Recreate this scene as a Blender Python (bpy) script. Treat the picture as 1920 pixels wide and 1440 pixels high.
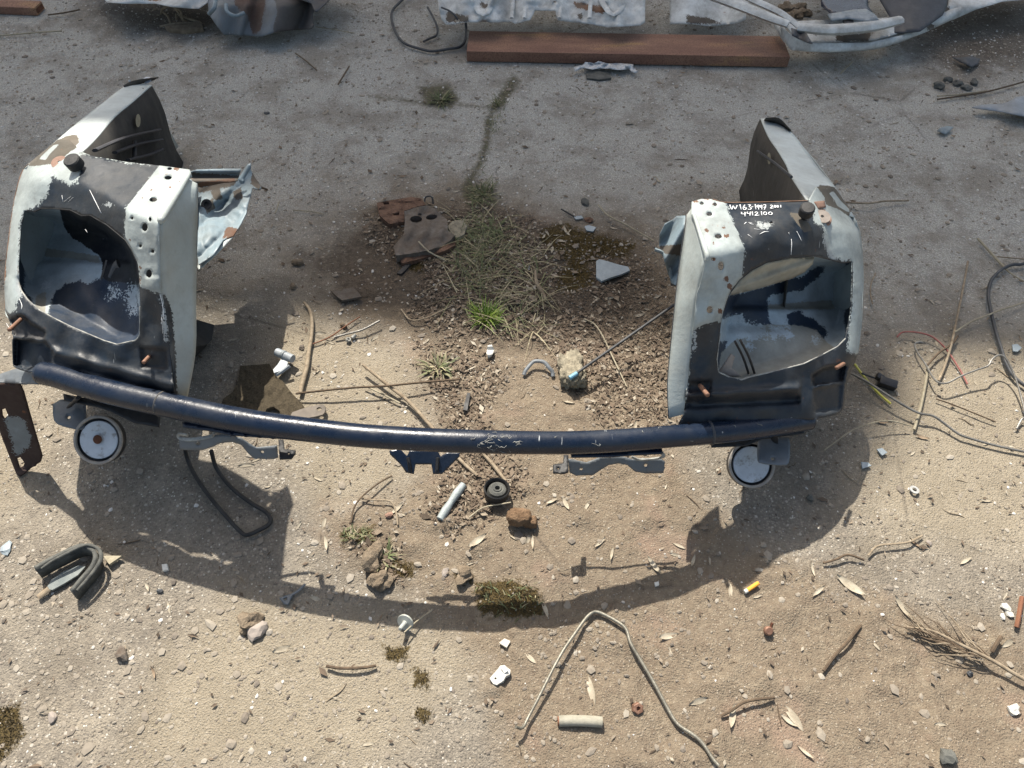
import bpy, math, random
import numpy as np
from mathutils import Vector, Matrix
from mathutils.geometry import delaunay_2d_cdt
random.seed(7); rng = np.random.default_rng(7)
for o in list(bpy.data.objects): bpy.data.objects.remove(o)
S = bpy.context.scene; COL = S.collection
# ------------------------------------------------------------ camera, sky, sun
H = 1.3; PITCH = math.radians(52); F = 1397.0
cd = bpy.data.cameras.new('camera'); cam = bpy.data.objects.new('camera', cd); COL.objects.link(cam)
cam.location = (0, 0, H); cam.rotation_euler = (math.radians(90)-PITCH, 0, 0)
cd.sensor_width = 36; cd.lens = 36*F/1920; cd.clip_start = .05; cd.clip_end = 3000
S.camera = cam
SUN = Vector((-.22, .68, 1)).normalized()
sl = bpy.data.lights.new('sun', 'SUN'); sl.energy = 4.4; sl.angle = math.radians(.55); sl.color = (1, .94, .84)
so = bpy.data.objects.new('sun', sl); COL.objects.link(so); so.location = SUN*20
so.rotation_euler = SUN.to_track_quat('Z', 'Y').to_euler()
w = bpy.data.worlds.new('World'); S.world = w; w.use_nodes = True
nt = w.node_tree; bg = nt.nodes['Background']; sk = nt.nodes.new('ShaderNodeTexSky'); sk.sky_type = 'NISHITA'
sk.sun_disc = False; sk.sun_elevation = math.asin(SUN.z); sk.sun_rotation = math.atan2(SUN.x, SUN.y)
sk.air_density = 1.0; sk.dust_density = 3.5; sk.ozone_density = 1.0
mxs = nt.nodes.new('ShaderNodeMix'); mxs.data_type = 'RGBA'; mxs.blend_type = 'MULTIPLY'; mxs.inputs[0].default_value = 1; mxs.inputs[7].default_value = (1.0, .97, .87, 1)
nt.links.new(sk.outputs[0], mxs.inputs[6]); nt.links.new(mxs.outputs[2], bg.inputs[0]); bg.inputs[1].default_value = .108
S.view_settings.view_transform = 'Standard'; S.view_settings.look = 'None'; S.view_settings.gamma = 1
S.view_settings.exposure = .93
# ------------------------------------------------------------ geometry helpers
cT, sT = math.cos(PITCH), math.sin(PITCH)
def P(x, y, z=0.0):
    """world point at height z seen at photo position x, y"""
    u = (x-960)/F; v = (y-720)/F; d = sT+v*cT; k = (H-z)/d
    return Vector((k*u, k*(cT-v*sT), z))
def Pn(a, z):
    a = np.asarray(a, float); u = (a[:, 0]-960)/F; v = (a[:, 1]-720)/F; d = sT+v*cT; k = (H-np.asarray(z))/d
    return np.stack([k*u, k*(cT-v*sT), np.broadcast_to(z, k.shape)], 1)
def _h(i, j, s):
    n = (i.astype(np.int64)*374761393+j.astype(np.int64)*668265263+s*1442695041) & 0xffffffff
    n = ((n ^ (n >> 13))*1274126177) & 0xffffffff
    return ((n ^ (n >> 16)) & 0xffff)/65535.0
def vnoise(x, y, s=0):
    x = np.asarray(x, float); y = np.asarray(y, float)
    i = np.floor(x); j = np.floor(y); fx = x-i; fy = y-j; fx = fx*fx*(3-2*fx); fy = fy*fy*(3-2*fy)
    i = i.astype(np.int64); j = j.astype(np.int64)
    return (_h(i, j, s)*(1-fx)+_h(i+1, j, s)*fx)*(1-fy)+(_h(i, j+1, s)*(1-fx)+_h(i+1, j+1, s)*fx)*fy
def fbm(x, y, o=4, s=0):
    t = 0; a = .5
    for k in range(o): t = t+a*(vnoise(x, y, s+k)-.5); x = x*2.03+7.1; y = y*2.03+3.7; a *= .5
    return t
def sdist(pts, poly):
    """signed distance, positive inside"""
    pts = np.asarray(pts, float); q = np.asarray([p[:2] for p in poly], float); best = np.full(len(pts), 1e9); ins = np.zeros(len(pts), bool)
    for i in range(len(q)):
        a = q[i]; b = q[(i+1) % len(q)]; ab = b-a; L = max((ab**2).sum(), 1e-12)
        t = np.clip(((pts-a)@ab)/L, 0, 1); d = np.hypot(*(pts-a-t[:, None]*ab).T); best = np.minimum(best, d)
        c = ((a[1] > pts[:, 1]) != (b[1] > pts[:, 1])); 
        xi = a[0]+(pts[:, 1]-a[1])/((b[1]-a[1]) or 1e-12)*ab[0]
        ins ^= c & (pts[:, 0] < xi)
    return np.where(ins, best, -best)
def umask(pts, polys):
    r = np.full(len(pts), -999.0)
    for p in polys: r = np.maximum(r, sdist(pts, p))
    return r
def interp(tab, x):
    return np.interp(x, [t[0] for t in tab], [t[1] for t in tab])
# ------------------------------------------------------------ objects
ROOTLOC = {}
def tag(o, label=None, cat=None, group=None, kind=None):
    if label: o['label'] = label
    if cat: o['category'] = cat
    if group: o['group'] = group
    if kind: o['kind'] = kind
    return o
def thing(name, label, cat, loc, group=None):
    o = bpy.data.objects.new(name, None); COL.objects.link(o); o.location = loc; o.empty_display_size = .02
    ROOTLOC[o.name] = Vector(loc); return tag(o, label, cat, group)
def mk(name, V, Fc, m, parent=None, smooth=True, loc=None, attrs=None):
    V = np.asarray([tuple(v) for v in V] if not isinstance(V, np.ndarray) else V, float)
    if parent is not None: base = ROOTLOC[parent.name]
    else:
        base = Vector(loc) if loc is not None else Vector((float(V[:, 0].mean()), float(V[:, 1].mean()), float(V[:, 2].min())))
    V = V-np.array(base)
    me = bpy.data.meshes.new(name); me.from_pydata(V.tolist(), [], Fc); me.update()
    if smooth: me.polygons.foreach_set('use_smooth', [True]*len(me.polygons))
    if attrs:
        for k, a in attrs.items():
            at = me.attributes.new(k, 'FLOAT', 'POINT'); at.data.foreach_set('value', np.asarray(a, np.float32)+(0 if k == 'tone' else 1000))
    me.materials.append(m)
    o = bpy.data.objects.new(name, me); COL.objects.link(o)
    if parent is not None: o.parent = parent
    else: o.location = base
    ROOTLOC[o.name] = base
    return o
def resample(poly, step, closed=True):
    out = []; n = len(poly)
    for i in range(n if closed else n-1):
        a = np.array(poly[i][:2], float); b = np.array(poly[(i+1) % n][:2], float); k = max(1, int(round(np.hypot(*(b-a))/step)))
        for t in range(k): out.append(tuple(a+(b-a)*t/k))
    if not closed: out.append(tuple(poly[-1][:2]))
    return out
def chaikin(p, n=1, closed=True):
    for _ in range(n):
        q = []
        for i in range(len(p) if closed else len(p)-1):
            a = p[i]; b = p[(i+1) % len(p)]
            q += [tuple(.75*s+.25*t for s, t in zip(a, b)), tuple(.25*s+.75*t for s, t in zip(a, b))]
        if not closed: q = [p[0]]+q+[p[-1]]
        p = q
    return p
def circ(x, y, rx, ry=None, n=10, a=0):
    ry = ry or rx; c, s = math.cos(a), math.sin(a)
    return [(x+rx*math.cos(t)*c-ry*math.sin(t)*s, y+rx*math.cos(t)*s+ry*math.sin(t)*c) for t in [2*math.pi*i/n for i in range(n)]]
def tri(outer, holes, step):
    ob = resample(outer, step); pts = list(ob); edges = [(i, (i+1) % len(ob)) for i in range(len(ob))]
    hs = []
    for h in holes:
        hb = resample(h, step); o = len(pts); pts += hb; edges += [(o+i, o+(i+1) % len(hb)) for i in range(len(hb))]; hs.append(hb)
    A = np.array(ob); x0, y0 = A.min(0); x1, y1 = A.max(0)
    gx, gy = np.meshgrid(np.arange(x0+step/2, x1, step), np.arange(y0+step/2, y1, step*.9))
    g = np.stack([gx.ravel(), gy.ravel()], 1); g[:, 0] += (np.floor((g[:, 1]-y0)/step/.9) % 2)*step/2
    d = sdist(g, ob); k = d > step*.55
    for hb in hs: k &= sdist(g, hb) < -step*.55
    pts += [tuple(q) for q in g[k]]
    r = delaunay_2d_cdt([Vector(p) for p in pts], edges, [], 0, 1e-5)
    v2 = np.array([tuple(v) for v in r[0]]); fc = [list(f) for f in r[2]]
    c = np.array([v2[f].mean(0) for f in fc]); ok = sdist(c, ob) > 0
    for hb in hs: ok &= sdist(c, hb) < 0
    return v2, [f for f, q in zip(fc, ok) if q]
def sheet(name, outer, zf, m, parent=None, holes=(), step=5, thick=.0015, masks=None, smooth=True, skirt=0, loc=None):
    """thin metal / plastic / board surface; outline and heights measured from the photograph, real thickness"""
    v2, fc = tri(outer, holes, step)
    z = zf(v2[:, 0], v2[:, 1]) if callable(zf) else np.full(len(v2), float(zf))
    V = Pn(v2, z); attrs = {k: umask(v2, p) for k, p in (masks or {}).items()}
    if skirt:
        n = len(V); B = V.copy(); B[:, 2] = np.maximum(B[:, 2]-skirt, -.002)
        ed = {}
        for f in fc:
            for i in range(3): ed[(f[i], f[(i+1) % 3])] = 1
        side = [[b, a, a+n, b+n] for (a, b) in ed if (b, a) not in ed]
        fc = fc+[[i+n for i in f[::-1]] for f in fc]+side; V = np.concatenate([V, B]); attrs = {k: np.concatenate([a, a]) for k, a in attrs.items()}
    # make faces look up
    f0 = fc[0]; nrm = np.cross(V[f0[1]]-V[f0[0]], V[f0[2]]-V[f0[0]])
    if nrm@(np.array([0, 0, H])-V[f0[0]]) < 0: fc = [f[::-1] for f in fc]
    o = mk(name, V, fc, m, parent, smooth, loc, attrs)
    if not skirt and thick:
        md = o.modifiers.new('thickness', 'SOLIDIFY'); md.thickness = thick; md.offset = -1
    if smooth and skirt:
        o.data.set_sharp_from_angle(angle=math.radians(40))
    return o
def catmull(pts, n=4):
    pts = [np.array(p, float) for p in pts]
    if len(pts) < 3 or n < 2: return pts
    q = [2*pts[0]-pts[1]]+pts+[2*pts[-1]-pts[-2]]; out = []
    for i in range(1, len(q)-2):
        a, b, c, d = q[i-1:i+3]
        for k in range(n):
            t = k/n; out.append(.5*((2*b)+(-a+c)*t+(2*a-5*b+4*c-d)*t*t+(-a+3*b-3*c+d)*t**3))
    out.append(pts[-1]); return out
def tube_geo(pts, r, seg=8, V=None, Fc=None, flat=1.0):
    V = V if V is not None else []; Fc = Fc if Fc is not None else []
    pts = [Vector(p) for p in pts]; n = len(pts); o = len(V); up = None
    rr = (lambda t: r) if not hasattr(r, '__len__') else (lambda t: float(np.interp(t, np.linspace(0, 1, len(r)), r)))
    for i, p in enumerate(pts):
        d = (pts[min(i+1, n-1)]-pts[max(i-1, 0)]).normalized()
        if up is None: up = Vector((0, 0, 1)) if abs(d.z) < .9 else Vector((0, 1, 0))
        s = d.cross(up).normalized(); up = s.cross(d).normalized(); R = rr(i/max(n-1, 1))
        for k in range(seg):
            a = 2*math.pi*k/seg; V.append(tuple(p+s*(R*math.cos(a))+up*(R*flat*math.sin(a))))
    for i in range(n-1):
        for k in range(seg):
            a = o+i*seg+k; b = o+i*seg+(k+1) % seg; Fc.append([a, a+seg, b+seg, b])
    Fc.append([o+k for k in range(seg)]); Fc.append([o+(n-1)*seg+k for k in range(seg)][::-1])
    return V, Fc
def tube(name, px, r, m, parent=None, n=4, seg=8, flat=1.0, jit=0):
    """round bar or wire through photo points (x, y, height)"""
    W = [P(*p) for p in px]; c = catmull(W, n)
    if jit: c = [q+np.array([random.gauss(0, jit), random.gauss(0, jit), random.gauss(0, jit*.4)]) for q in c]
    V, Fc = tube_geo(c, r, seg, flat=flat)
    o = mk(name, V, Fc, m, parent); o.data.set_sharp_from_angle(angle=math.radians(50)); return o
def wtube(name, pts, r, m, parent=None, n=1, seg=8, flat=1.0):
    V, Fc = tube_geo(catmull(pts, n), r, seg, flat=flat); o = mk(name, V, Fc, m, parent); o.data.set_sharp_from_angle(angle=math.radians(50)); return o
def lathe(name, c, axis, prof, m, parent=None, seg=32, loc=None, caps=True):
    """prof: (radius, height along axis)"""
    q = Vector(axis).normalized().to_track_quat('Z', 'Y'); V = []; Fc = []; n = len(prof)
    for (r, h) in prof:
        for k in range(seg):
            a = 2*math.pi*k/seg; V.append(tuple(Vector(c)+q@Vector((r*math.cos(a), r*math.sin(a), h))))
    for i in range(n-1):
        for k in range(seg):
            a = i*seg+k; b = i*seg+(k+1) % seg; Fc.append([a, b, b+seg, a+seg])
    caps = caps and prof[0] != prof[-1]
    if caps and prof[0][0] > 1e-6: Fc.append([k for k in range(seg)][::-1])
    if caps and prof[-1][0] > 1e-6: Fc.append([(n-1)*seg+k for k in range(seg)])
    o = mk(name, V, Fc, m, parent, loc=loc); o.data.set_sharp_from_angle(angle=math.radians(35)); return o
def boxm(name, c, size, rot, m, parent=None, bev=.002, loc=None):
    """bevelled block, c = centre, rot = euler"""
    import bmesh
    bm = bmesh.new(); bmesh.ops.create_cube(bm, size=1); bmesh.ops.scale(bm, vec=size, verts=bm.verts)
    if bev: bmesh.ops.bevel(bm, geom=bm.edges[:], offset=bev, segments=2, profile=.6, affect='EDGES')
    from mathutils import Euler
    M = Matrix.Translation(c)@Euler(rot).to_matrix().to_4x4(); bm.transform(M); bm.verts.index_update()
    V = [tuple(v.co) for v in bm.verts]; Fc = [[v.index for v in f.verts] for f in bm.faces]; bm.free()
    o = mk(name, V, Fc, m, parent, loc=loc); o.data.set_sharp_from_angle(angle=math.radians(50)); return o
def rock_geo(c, s, seed, V, Fc, cuts=1, rough=.25):
    import bmesh
    bm = bmesh.new(); bmesh.ops.create_icosphere(bm, subdivisions=cuts, radius=1)
    r = random.Random(seed); a, b, g = r.uniform(0, 6), r.uniform(0, 6), r.uniform(0, 6); rz = r.uniform(0, 6.28); cz, sz = math.cos(rz), math.sin(rz)
    o = len(V)
    for v in bm.verts:
        k = 1+rough*(math.sin(v.co.x*3+a)*math.cos(v.co.y*2.7+b)+.6*math.sin(v.co.z*5+g+v.co.x*4))+r.uniform(-.5, .5)*rough*.5
        x, y, z = v.co.x*s[0]*k, v.co.y*s[1]*k, v.co.z*s[2]*k
        V.append((c[0]+x*cz-y*sz, c[1]+x*sz+y*cz, c[2]+z))
    for f in bm.faces: Fc.append([o+v.index for v in f.verts])
    bm.free()
def lump_geo(parts, V, Fc, amp=.12, sc=55):
    import bmesh
    from mathutils import noise as mn
    for (c, s) in parts:
        bm = bmesh.new(); bmesh.ops.create_icosphere(bm, subdivisions=4, radius=1); o = len(V)
        for v in bm.verts:
            d = v.co.normalized(); cube = 1/max(abs(d.x), abs(d.y), abs(d.z))**.45; p = Vector((d.x*s[0], d.y*s[1], d.z*s[2]))*cube+Vector(c)
            k = 1+amp*(mn.fractal(p*sc, 1, 2, 4)+.8*mn.noise(p*sc*4)); q = Vector(c)+(p-Vector(c))*k; V.append(tuple(q))
        for f in bm.faces: Fc.append([o+v.index for v in f.verts])
        bm.free()
# ------------------------------------------------------------ materials
def nn(t, ty, **k):
    n = t.nodes.new(ty)
    for a, b in k.items():
        if a in n.inputs: n.inputs[a].default_value = b
        else: setattr(n, a, b)
    return n
class MT:
    def __init__(s, name, rough=.6, metal=0, spec=.5):
        s.m = bpy.data.materials.new(name); s.m.use_nodes = True; s.t = s.m.node_tree; s.b = s.t.nodes['Principled BSDF']
        s.b.inputs['Roughness'].default_value = rough; s.b.inputs['Metallic'].default_value = metal
        s.b.inputs['Specular IOR Level'].default_value = spec
        g = s.t.nodes.new('ShaderNodeNewGeometry'); s.pos = g.outputs['Position']
    def L(s, a, b): s.t.links.new(a, b)
    def noise(s, scale, detail=4, rough=.6, vec=None, dist=0):
        n = nn(s.t, 'ShaderNodeTexNoise'); n.inputs['Scale'].default_value = scale; n.inputs['Detail'].default_value = detail
        n.inputs['Roughness'].default_value = rough; n.inputs['Distortion'].default_value = dist; s.L(vec or s.pos, n.inputs['Vector']); return n.outputs['Fac']
    def vor(s, scale, feature='F1', out='Distance', vec=None):
        n = nn(s.t, 'ShaderNodeTexVoronoi'); n.feature = feature; n.inputs['Scale'].default_value = scale; s.L(vec or s.pos, n.inputs['Vector']); return n.outputs[out]
    def scaled(s, sc, rot=(0, 0, 0)):
        n = nn(s.t, 'ShaderNodeMapping'); n.inputs['Scale'].default_value = sc; n.inputs['Rotation'].default_value = rot; s.L(s.pos, n.inputs['Vector']); return n.outputs[0]
    def val(s, x):
        if isinstance(x, (int, float)):
            n = nn(s.t, 'ShaderNodeValue'); n.outputs[0].default_value = x; return n.outputs[0]
        return x
    def math(s, op, a, b=0, c=None, clamp=False):
        n = nn(s.t, 'ShaderNodeMath'); n.operation = op; n.use_clamp = clamp
        for i, x in enumerate((a, b) if c is None else (a, b, c)):
            if isinstance(x, (int, float)): n.inputs[i].default_value = x
            else: s.L(x, n.inputs[i])
        return n.outputs[0]
    def step(s, x, lo, hi, a=0., b=1.):
        n = nn(s.t, 'ShaderNodeMapRange'); n.inputs['From Min'].default_value = lo; n.inputs['From Max'].default_value = hi
        n.inputs['To Min'].default_value = a; n.inputs['To Max'].default_value = b; s.L(x, n.inputs['Value']); return n.outputs[0]
    def mix(s, f, a, b):
        n = nn(s.t, 'ShaderNodeMix'); n.data_type = 'RGBA'
        for i, x in ((0, f), (6, a), (7, b)):
            if isinstance(x, (int, float)): n.inputs[i].default_value = x
            elif isinstance(x, tuple): n.inputs[i].default_value = (*x[:3], 1)
            else: s.L(x, n.inputs[i])
        return n.outputs[2]
    def fmix(s, f, a, b):
        n = nn(s.t, 'ShaderNodeMix'); n.data_type = 'FLOAT'
        for i, x in ((0, f), (2, a), (3, b)):
            if isinstance(x, (int, float)): n.inputs[i].default_value = x
            else: s.L(x, n.inputs[i])
        return n.outputs[0]
    def attr(s, name):
        n = nn(s.t, 'ShaderNodeAttribute'); n.attribute_name = name; return n.outputs['Fac'] if name == 'tone' else s.math('SUBTRACT', n.outputs['Fac'], 1000)
    def ramp(s, f, st):
        n = nn(s.t, 'ShaderNodeValToRGB'); e = n.color_ramp.elements
        while len(e) < len(st): e.new(.5)
        for q, (p, c) in zip(e, st): q.position = p; q.color = (*c, 1)
        s.L(f, n.inputs[0]); return n.outputs[0]
    def color(s, c): s.L(c, s.b.inputs['Base Color']) if not isinstance(c, tuple) else setattr(s.b.inputs['Base Color'], 'default_value', (*c, 1))
    def rough(s, r): s.L(r, s.b.inputs['Roughness'])
    def bump(s, h, dist=.001, strength=1, prev=None):
        n = nn(s.t, 'ShaderNodeBump'); n.inputs['Distance'].default_value = dist; n.inputs['Strength'].default_value = strength
        s.L(h, n.inputs['Height']); s.L(n.outputs[0], s.b.inputs['Normal'])
        if prev is not None: s.L(prev, n.inputs['Normal'])
        return n.outputs[0]
def simple(name, c1, c2, rough=.7, sc=60, metal=0, bump=.0006, detail=5, spec=.4, stretch=None):
    q = MT(name, rough, metal, spec); v = q.scaled(stretch) if stretch else None
    f = q.step(q.noise(sc, detail, .65, v), .3, .7); q.color(q.mix(f, c1, c2))
    if bump: q.bump(q.noise(sc*4, 4, .6, v), bump)
    return q.m
def paint(name, base, layers, rough=.4, dust=.35, dcol=(.105, .098, .082), rust=.0, metal=0, scratch=.5, dsc=14):
    """worn paint: base coat, further coats, bare areas or painted shade by mask attribute, dust, scratches, rust specks"""
    q = MT(name, rough, metal); q.b.inputs['Coat Weight'].default_value = 0; edge = q.math('ADD', q.math('SUBTRACT', q.noise(55, 6, .75), .5), q.math('MULTIPLY', q.math('SUBTRACT', q.noise(300, 2, .6), .5), .7))
    col = q.mix(q.step(q.noise(9, 5, .65), .32, .7), base, tuple(c*.74 for c in base)); col = q.mix(q.step(q.noise(60, 5, .7), .52, .74, 0, .5), col, tuple(c*.6 for c in base)); rg = q.val(rough)
    for (at, c, r, amp) in layers:
        f = q.step(q.math('ADD', q.attr(at), q.math('MULTIPLY', edge, amp)), -.4, .4)
        cc = q.mix(q.step(q.noise(22, 4), .3, .7), c, tuple(x*.75 for x in c)); col = q.mix(f, col, cc); rg = q.fmix(f, rg, r)
    df = q.math('MULTIPLY', q.step(q.noise(dsc, 7, .75), .40, .66), dust); col = q.mix(df, col, dcol); rg = q.fmix(df, rg, .85)
    if scratch:
        s1 = q.noise(1, 2, .5, q.scaled((260, 30, 30), (.3, .2, .9))); s2 = q.noise(7, 2)
        sf = q.math('MULTIPLY', q.step(s1, .735, .76), q.math('MULTIPLY', q.step(s2, .45, .6), scratch)); col = q.mix(sf, col, (.5, .52, .52))
        ch = q.math('MULTIPLY', q.step(q.noise(120, 3, .6), .72, .74), q.step(q.noise(11, 2), .5, .6)); col = q.mix(q.math('MULTIPLY', ch, scratch), col, (.42, .45, .45))
    if rust:
        rf = q.math('MULTIPLY', q.step(q.noise(38, 5, .7), .66, .72), rust); col = q.mix(rf, col, (.20, .075, .03)); rg = q.fmix(rf, rg, .9)
    rg = q.math('ADD', rg, q.step(q.noise(35, 5, .7), .3, .7, -.08, .16)); q.color(col); q.rough(rg); b1 = q.bump(q.noise(13, 3, .5), .003, .3); q.bump(q.noise(110, 5, .65), .0006, 1, b1); return q.m
NAVY = (.007, .014, .024); WHITE = (.43, .48, .47); PALE = (.50, .57, .60)
M = {}
M['panel'] = paint('worn_navy_and_white_paint', WHITE, [('m1', NAVY, .42, 30), ('m2', (.006, .007, .012), .5, 3), ('m3', (.115, .10, .078), .9, 5), ('w1', WHITE, .38, 1.5), ('r1', (.17, .085, .05), .9, 9), ('s1', (.40, .43, .43), .6, 26)], .38, .42, (.075, .072, .066), rust=.6)
M['bucket'] = paint('housing_inner_paint_and_shade', PALE, [('m1', (.020, .036, .066), .45, 20), ('m2', (.008, .009, .014), .6, 8), ('m3', (.40, .39, .34), .7, 10), ('m4', (.60, .66, .68), .6, 60)], .5, .35, rust=.1)
M['white'] = paint('off_white_body_paint', WHITE, [('m1', NAVY, .35, 14)], .42, .34, (.30, .27, .22), rust=.25, scratch=.3)
M['apron'] = paint('apron_white_paint', (.62, .68, .67), [('m1', (.13, .11, .085), .9, 6), ('m2', (.02, .022, .028), .5, 6)], .4, .22, (.25, .22, .18), rust=.3, scratch=.3)
M['blue'] = paint('pale_blue_primer_metal', (.22, .29, .33), [('m1', (.10, .085, .07), .9, 10), ('m2', (.12, .06, .035), .9, 8)], .45, .5, rust=.8)
M['bar'] = paint('navy_bar_paint', (.005, .013, .032), [], .24, .12, (.11, .11, .105), rust=.0, scratch=.8)
M['dusty'] = paint('dusty_navy_metal', (.035, .042, .055), [], .5, .55, (.16, .14, .11), scratch=.4)
M['blackm'] = paint('matt_black_metal', (.012, .013, .016), [], .5, .4, (.06, .055, .05), scratch=.2)
M['darkwall'] = paint('underseal_dark_metal', (.022, .021, .02), [], .75, .7, (.05, .045, .038), scratch=.1)
M['bracket'] = paint('grey_steel_bracket', (.15, .17, .19), [], .45, .35, (.16, .15, .13), rust=.2, scratch=.4, metal=.2)
M['brown_panel'] = paint('dirty_plastic_liner', (.055, .048, .04), [], .7, .4, (.09, .08, .065), scratch=.2)
M['rust'] = simple('brown_rusty_steel', (.14, .058, .035), (.23, .105, .055), .85, 12, bump=.0008, stretch=(.5, 1.5, 1))
M['rustdark'] = simple('dark_rust', (.06, .025, .015), (.15, .06, .03), .9, 40, bump=.001)
M['rubber'] = simple('black_rubber', (.012, .012, .013), (.035, .034, .033), .6, 60)
M['rubbergrey'] = simple('grey_dusty_rubber', (.045, .047, .045), (.13, .13, .115), .85, 55, bump=.001)
M['cable'] = simple('dark_grey_cable', (.025, .028, .033), (.07, .072, .075), .55, 40)
M['wire'] = simple('dull_steel_wire', (.14, .13, .105), (.26, .245, .20), .45, 60, metal=.4)
M['wiregrey'] = simple('grey_steel_wire', (.12, .115, .105), (.24, .23, .21), .45, 60, metal=.4)
M['twig'] = simple('weathered_twig', (.16, .12, .08), (.34, .28, .20), .9, 80, stretch=(1, 1, 1))
M['twigdark'] = simple('brown_twig', (.06, .042, .028), (.14, .10, .065), .9, 80)
M['straw'] = simple('pale_straw', (.24, .205, .14), (.38, .34, .25), .8, 60)
M['zinc'] = simple('zinc_plated_disc', (.30, .34, .40), (.40, .44, .50), .42, 25, metal=.35)
M['copper'] = simple('rusty_threaded_stud', (.17, .09, .06), (.28, .16, .11), .6, 90, metal=.3)
M['bush'] = simple('orange_brown_bush', (.22, .125, .09), (.30, .19, .14), .8, 70)
M['whiteplastic'] = simple('chalky_white_plastic', (.42, .41, .37), (.66, .65, .60), .6, 60)
M['greyplastic'] = simple('grey_plastic', (.16, .18, .19), (.30, .33, .35), .5, 50)
M['connector'] = simple('dusty_grey_connector_plastic', (.20, .22, .24), (.36, .39, .41), .45, 60)
M['blackplastic'] = simple('black_plastic', (.01, .01, .012), (.03, .03, .032), .4, 50)
M['glass'] = simple('dusty_grey_shard', (.22, .26, .28), (.32, .37, .40), .5, 30)
M['orange'] = simple('orange_filter_paper', (.75, .30, .03), (.85, .38, .06), .8, 90)
M['brick'] = simple('brown_rusty_lump', (.11, .065, .035), (.21, .135, .08), .95, 60, bump=.004)
M['concrete'] = simple('lichened_concrete', (.13, .115, .085), (.36, .32, .235), .95, 55, bump=.003)
M['clod'] = simple('dry_soil_clod', (.12, .09, .06), (.24, .19, .135), .95, 60, bump=.003)
M['felt'] = simple('brown_mouldy_felt', (.035, .027, .016), (.12, .095, .06), .98, 260, bump=.003)
M['redcable'] = simple('faded_red_cable', (.20, .055, .05), (.30, .12, .10), .6, 40)
M['yellow'] = simple('yellow_green_plastic_wire', (.42, .40, .05), (.50, .48, .12), .5, 50)
M['bluetip'] = simple('light_blue_plastic', (.10, .28, .42), (.20, .38, .50), .5, 70)
M['leaf'] = simple('dry_willow_leaf', (.25, .21, .15), (.46, .41, .32), .8, 50, stretch=(1, 1, 1))
M['leafbrown'] = simple('brown_dead_leaf', (.16, .11, .07), (.30, .23, .16), .85, 50)
M['grass'] = simple('fresh_green_grass', (.13, .28, .012), (.30, .45, .03), .55, 40, bump=0)
M['dullgrass'] = simple('dull_green_grass', (.07, .11, .035), (.20, .22, .09), .7, 25, bump=0)
M['drygrass'] = simple('dry_pale_grass', (.24, .20, .11), (.42, .37, .23), .8, 25, bump=0)
M['mark'] = simple('white_marker_ink', (.75, .76, .76), (.85, .85, .85), .6, 60, bump=0)
M['pinkmetal'] = simple('pale_corroded_wood', (.22, .19, .165), (.36, .31, .27), .9, 40)
# ------------------------------------------------------------ ground
SOIL = [[(690, 400), (760, 350), (900, 350), (1010, 400), (1200, 430), (1290, 520), (1262, 800), (1290, 900), (1400, 1010), (1560, 1090), (1750, 1150), (1960, 1200), (1960, 1480), (960, 1480), (900, 1240), (760, 1090), (600, 1010), (610, 960), (760, 930), (830, 840), (800, 740), (770, 660), (690, 600), (640, 560)]]
DAMP = [[(700, 400), (760, 372), (880, 380), (1010, 410), (1180, 430), (1240, 520), (1180, 600), (1020, 640), (850, 640), (740, 600), (650, 580), (560, 480), (640, 430)], [(200, -30), (420, -30), (420, 60), (300, 80), (140, 40)], [(1740, -30), (1960, -30), (1960, 130), (1800, 150), (1700, 110)], [(690, 1010), (760, 1040), (750, 1090), (690, 1080)]]
MOSS = [[(1020, 430), (1050, 418), (1090, 432), (1130, 445), (1190, 455), (1180, 475), (1120, 480), (1100, 500), (1115, 530), (1080, 550), (1040, 545), (1050, 510), (1070, 495), (1040, 470), (1010, 450)],
        [(890, 1095), (960, 1085), (1010, 1110), (1020, 1150), (960, 1160), (900, 1150)], [(640, 1000), (700, 990), (700, 1020), (640, 1020)], [(735, 1050), (780, 1060), (770, 1085), (735, 1080)],
        [(765, 470), (800, 480), (790, 510), (755, 505)], [(-30, 1330), (30, 1320), (45, 1370), (10, 1420), (-30, 1440)], [(720, 1210), (765, 1215), (760, 1240), (725, 1235)], [(775, 1255), (805, 1260), (803, 1290), (778, 1285)], [(780, 1325), (805, 1330), (800, 1355), (780, 1350)], [(855, 1070), (880, 1068), (885, 1092), (860, 1095)]]
SAND = [[(500, 600), (560, 580), (640, 610), (790, 660), (800, 760), (830, 850), (740, 930), (640, 980), (560, 900), (480, 760)], [(430, 1110), (900, 1180), (890, 1260), (700, 1440), (240, 1440), (300, 1250)], [(1700, 640), (1960, 640), (1960, 1040), (1640, 1000), (1600, 900)], [(-40, 700), (80, 720), (60, 900), (-40, 1000)]]
CRACK = [[(962, 135), (978, 150), (960, 180), (945, 200), (925, 215), (922, 250), (918, 280), (905, 310), (890, 345), (930, 355), (930, 385), (870, 380), (862, 350), (895, 300), (905, 260), (908, 225), (930, 180)], [(690, 176), (790, 186), (860, 192), (930, 200), (928, 206), (860, 200), (790, 196), (690, 182)], [(780, 160), (840, 155), (865, 185), (850, 205), (800, 200)]]
def graded(lo, hi, st, far, side=1):
    a = list(np.arange(lo, hi, st)); d = st
    while a[-1] < far: d *= 1.35; a.append(a[-1]+d)
    return a
ax = graded(0, 2.05, .006, 300); gxs = np.array([-v for v in ax[::-1][:-1]]+ax)
ay = graded(.16, 3.0, .006, 300); d = .006; lo = [.16]
while lo[-1] > -300: d *= 1.35; lo.append(lo[-1]-d)
gys = np.array(lo[::-1][:-1]+ay)
GX, GY = np.meshgrid(gxs, gys)
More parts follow.
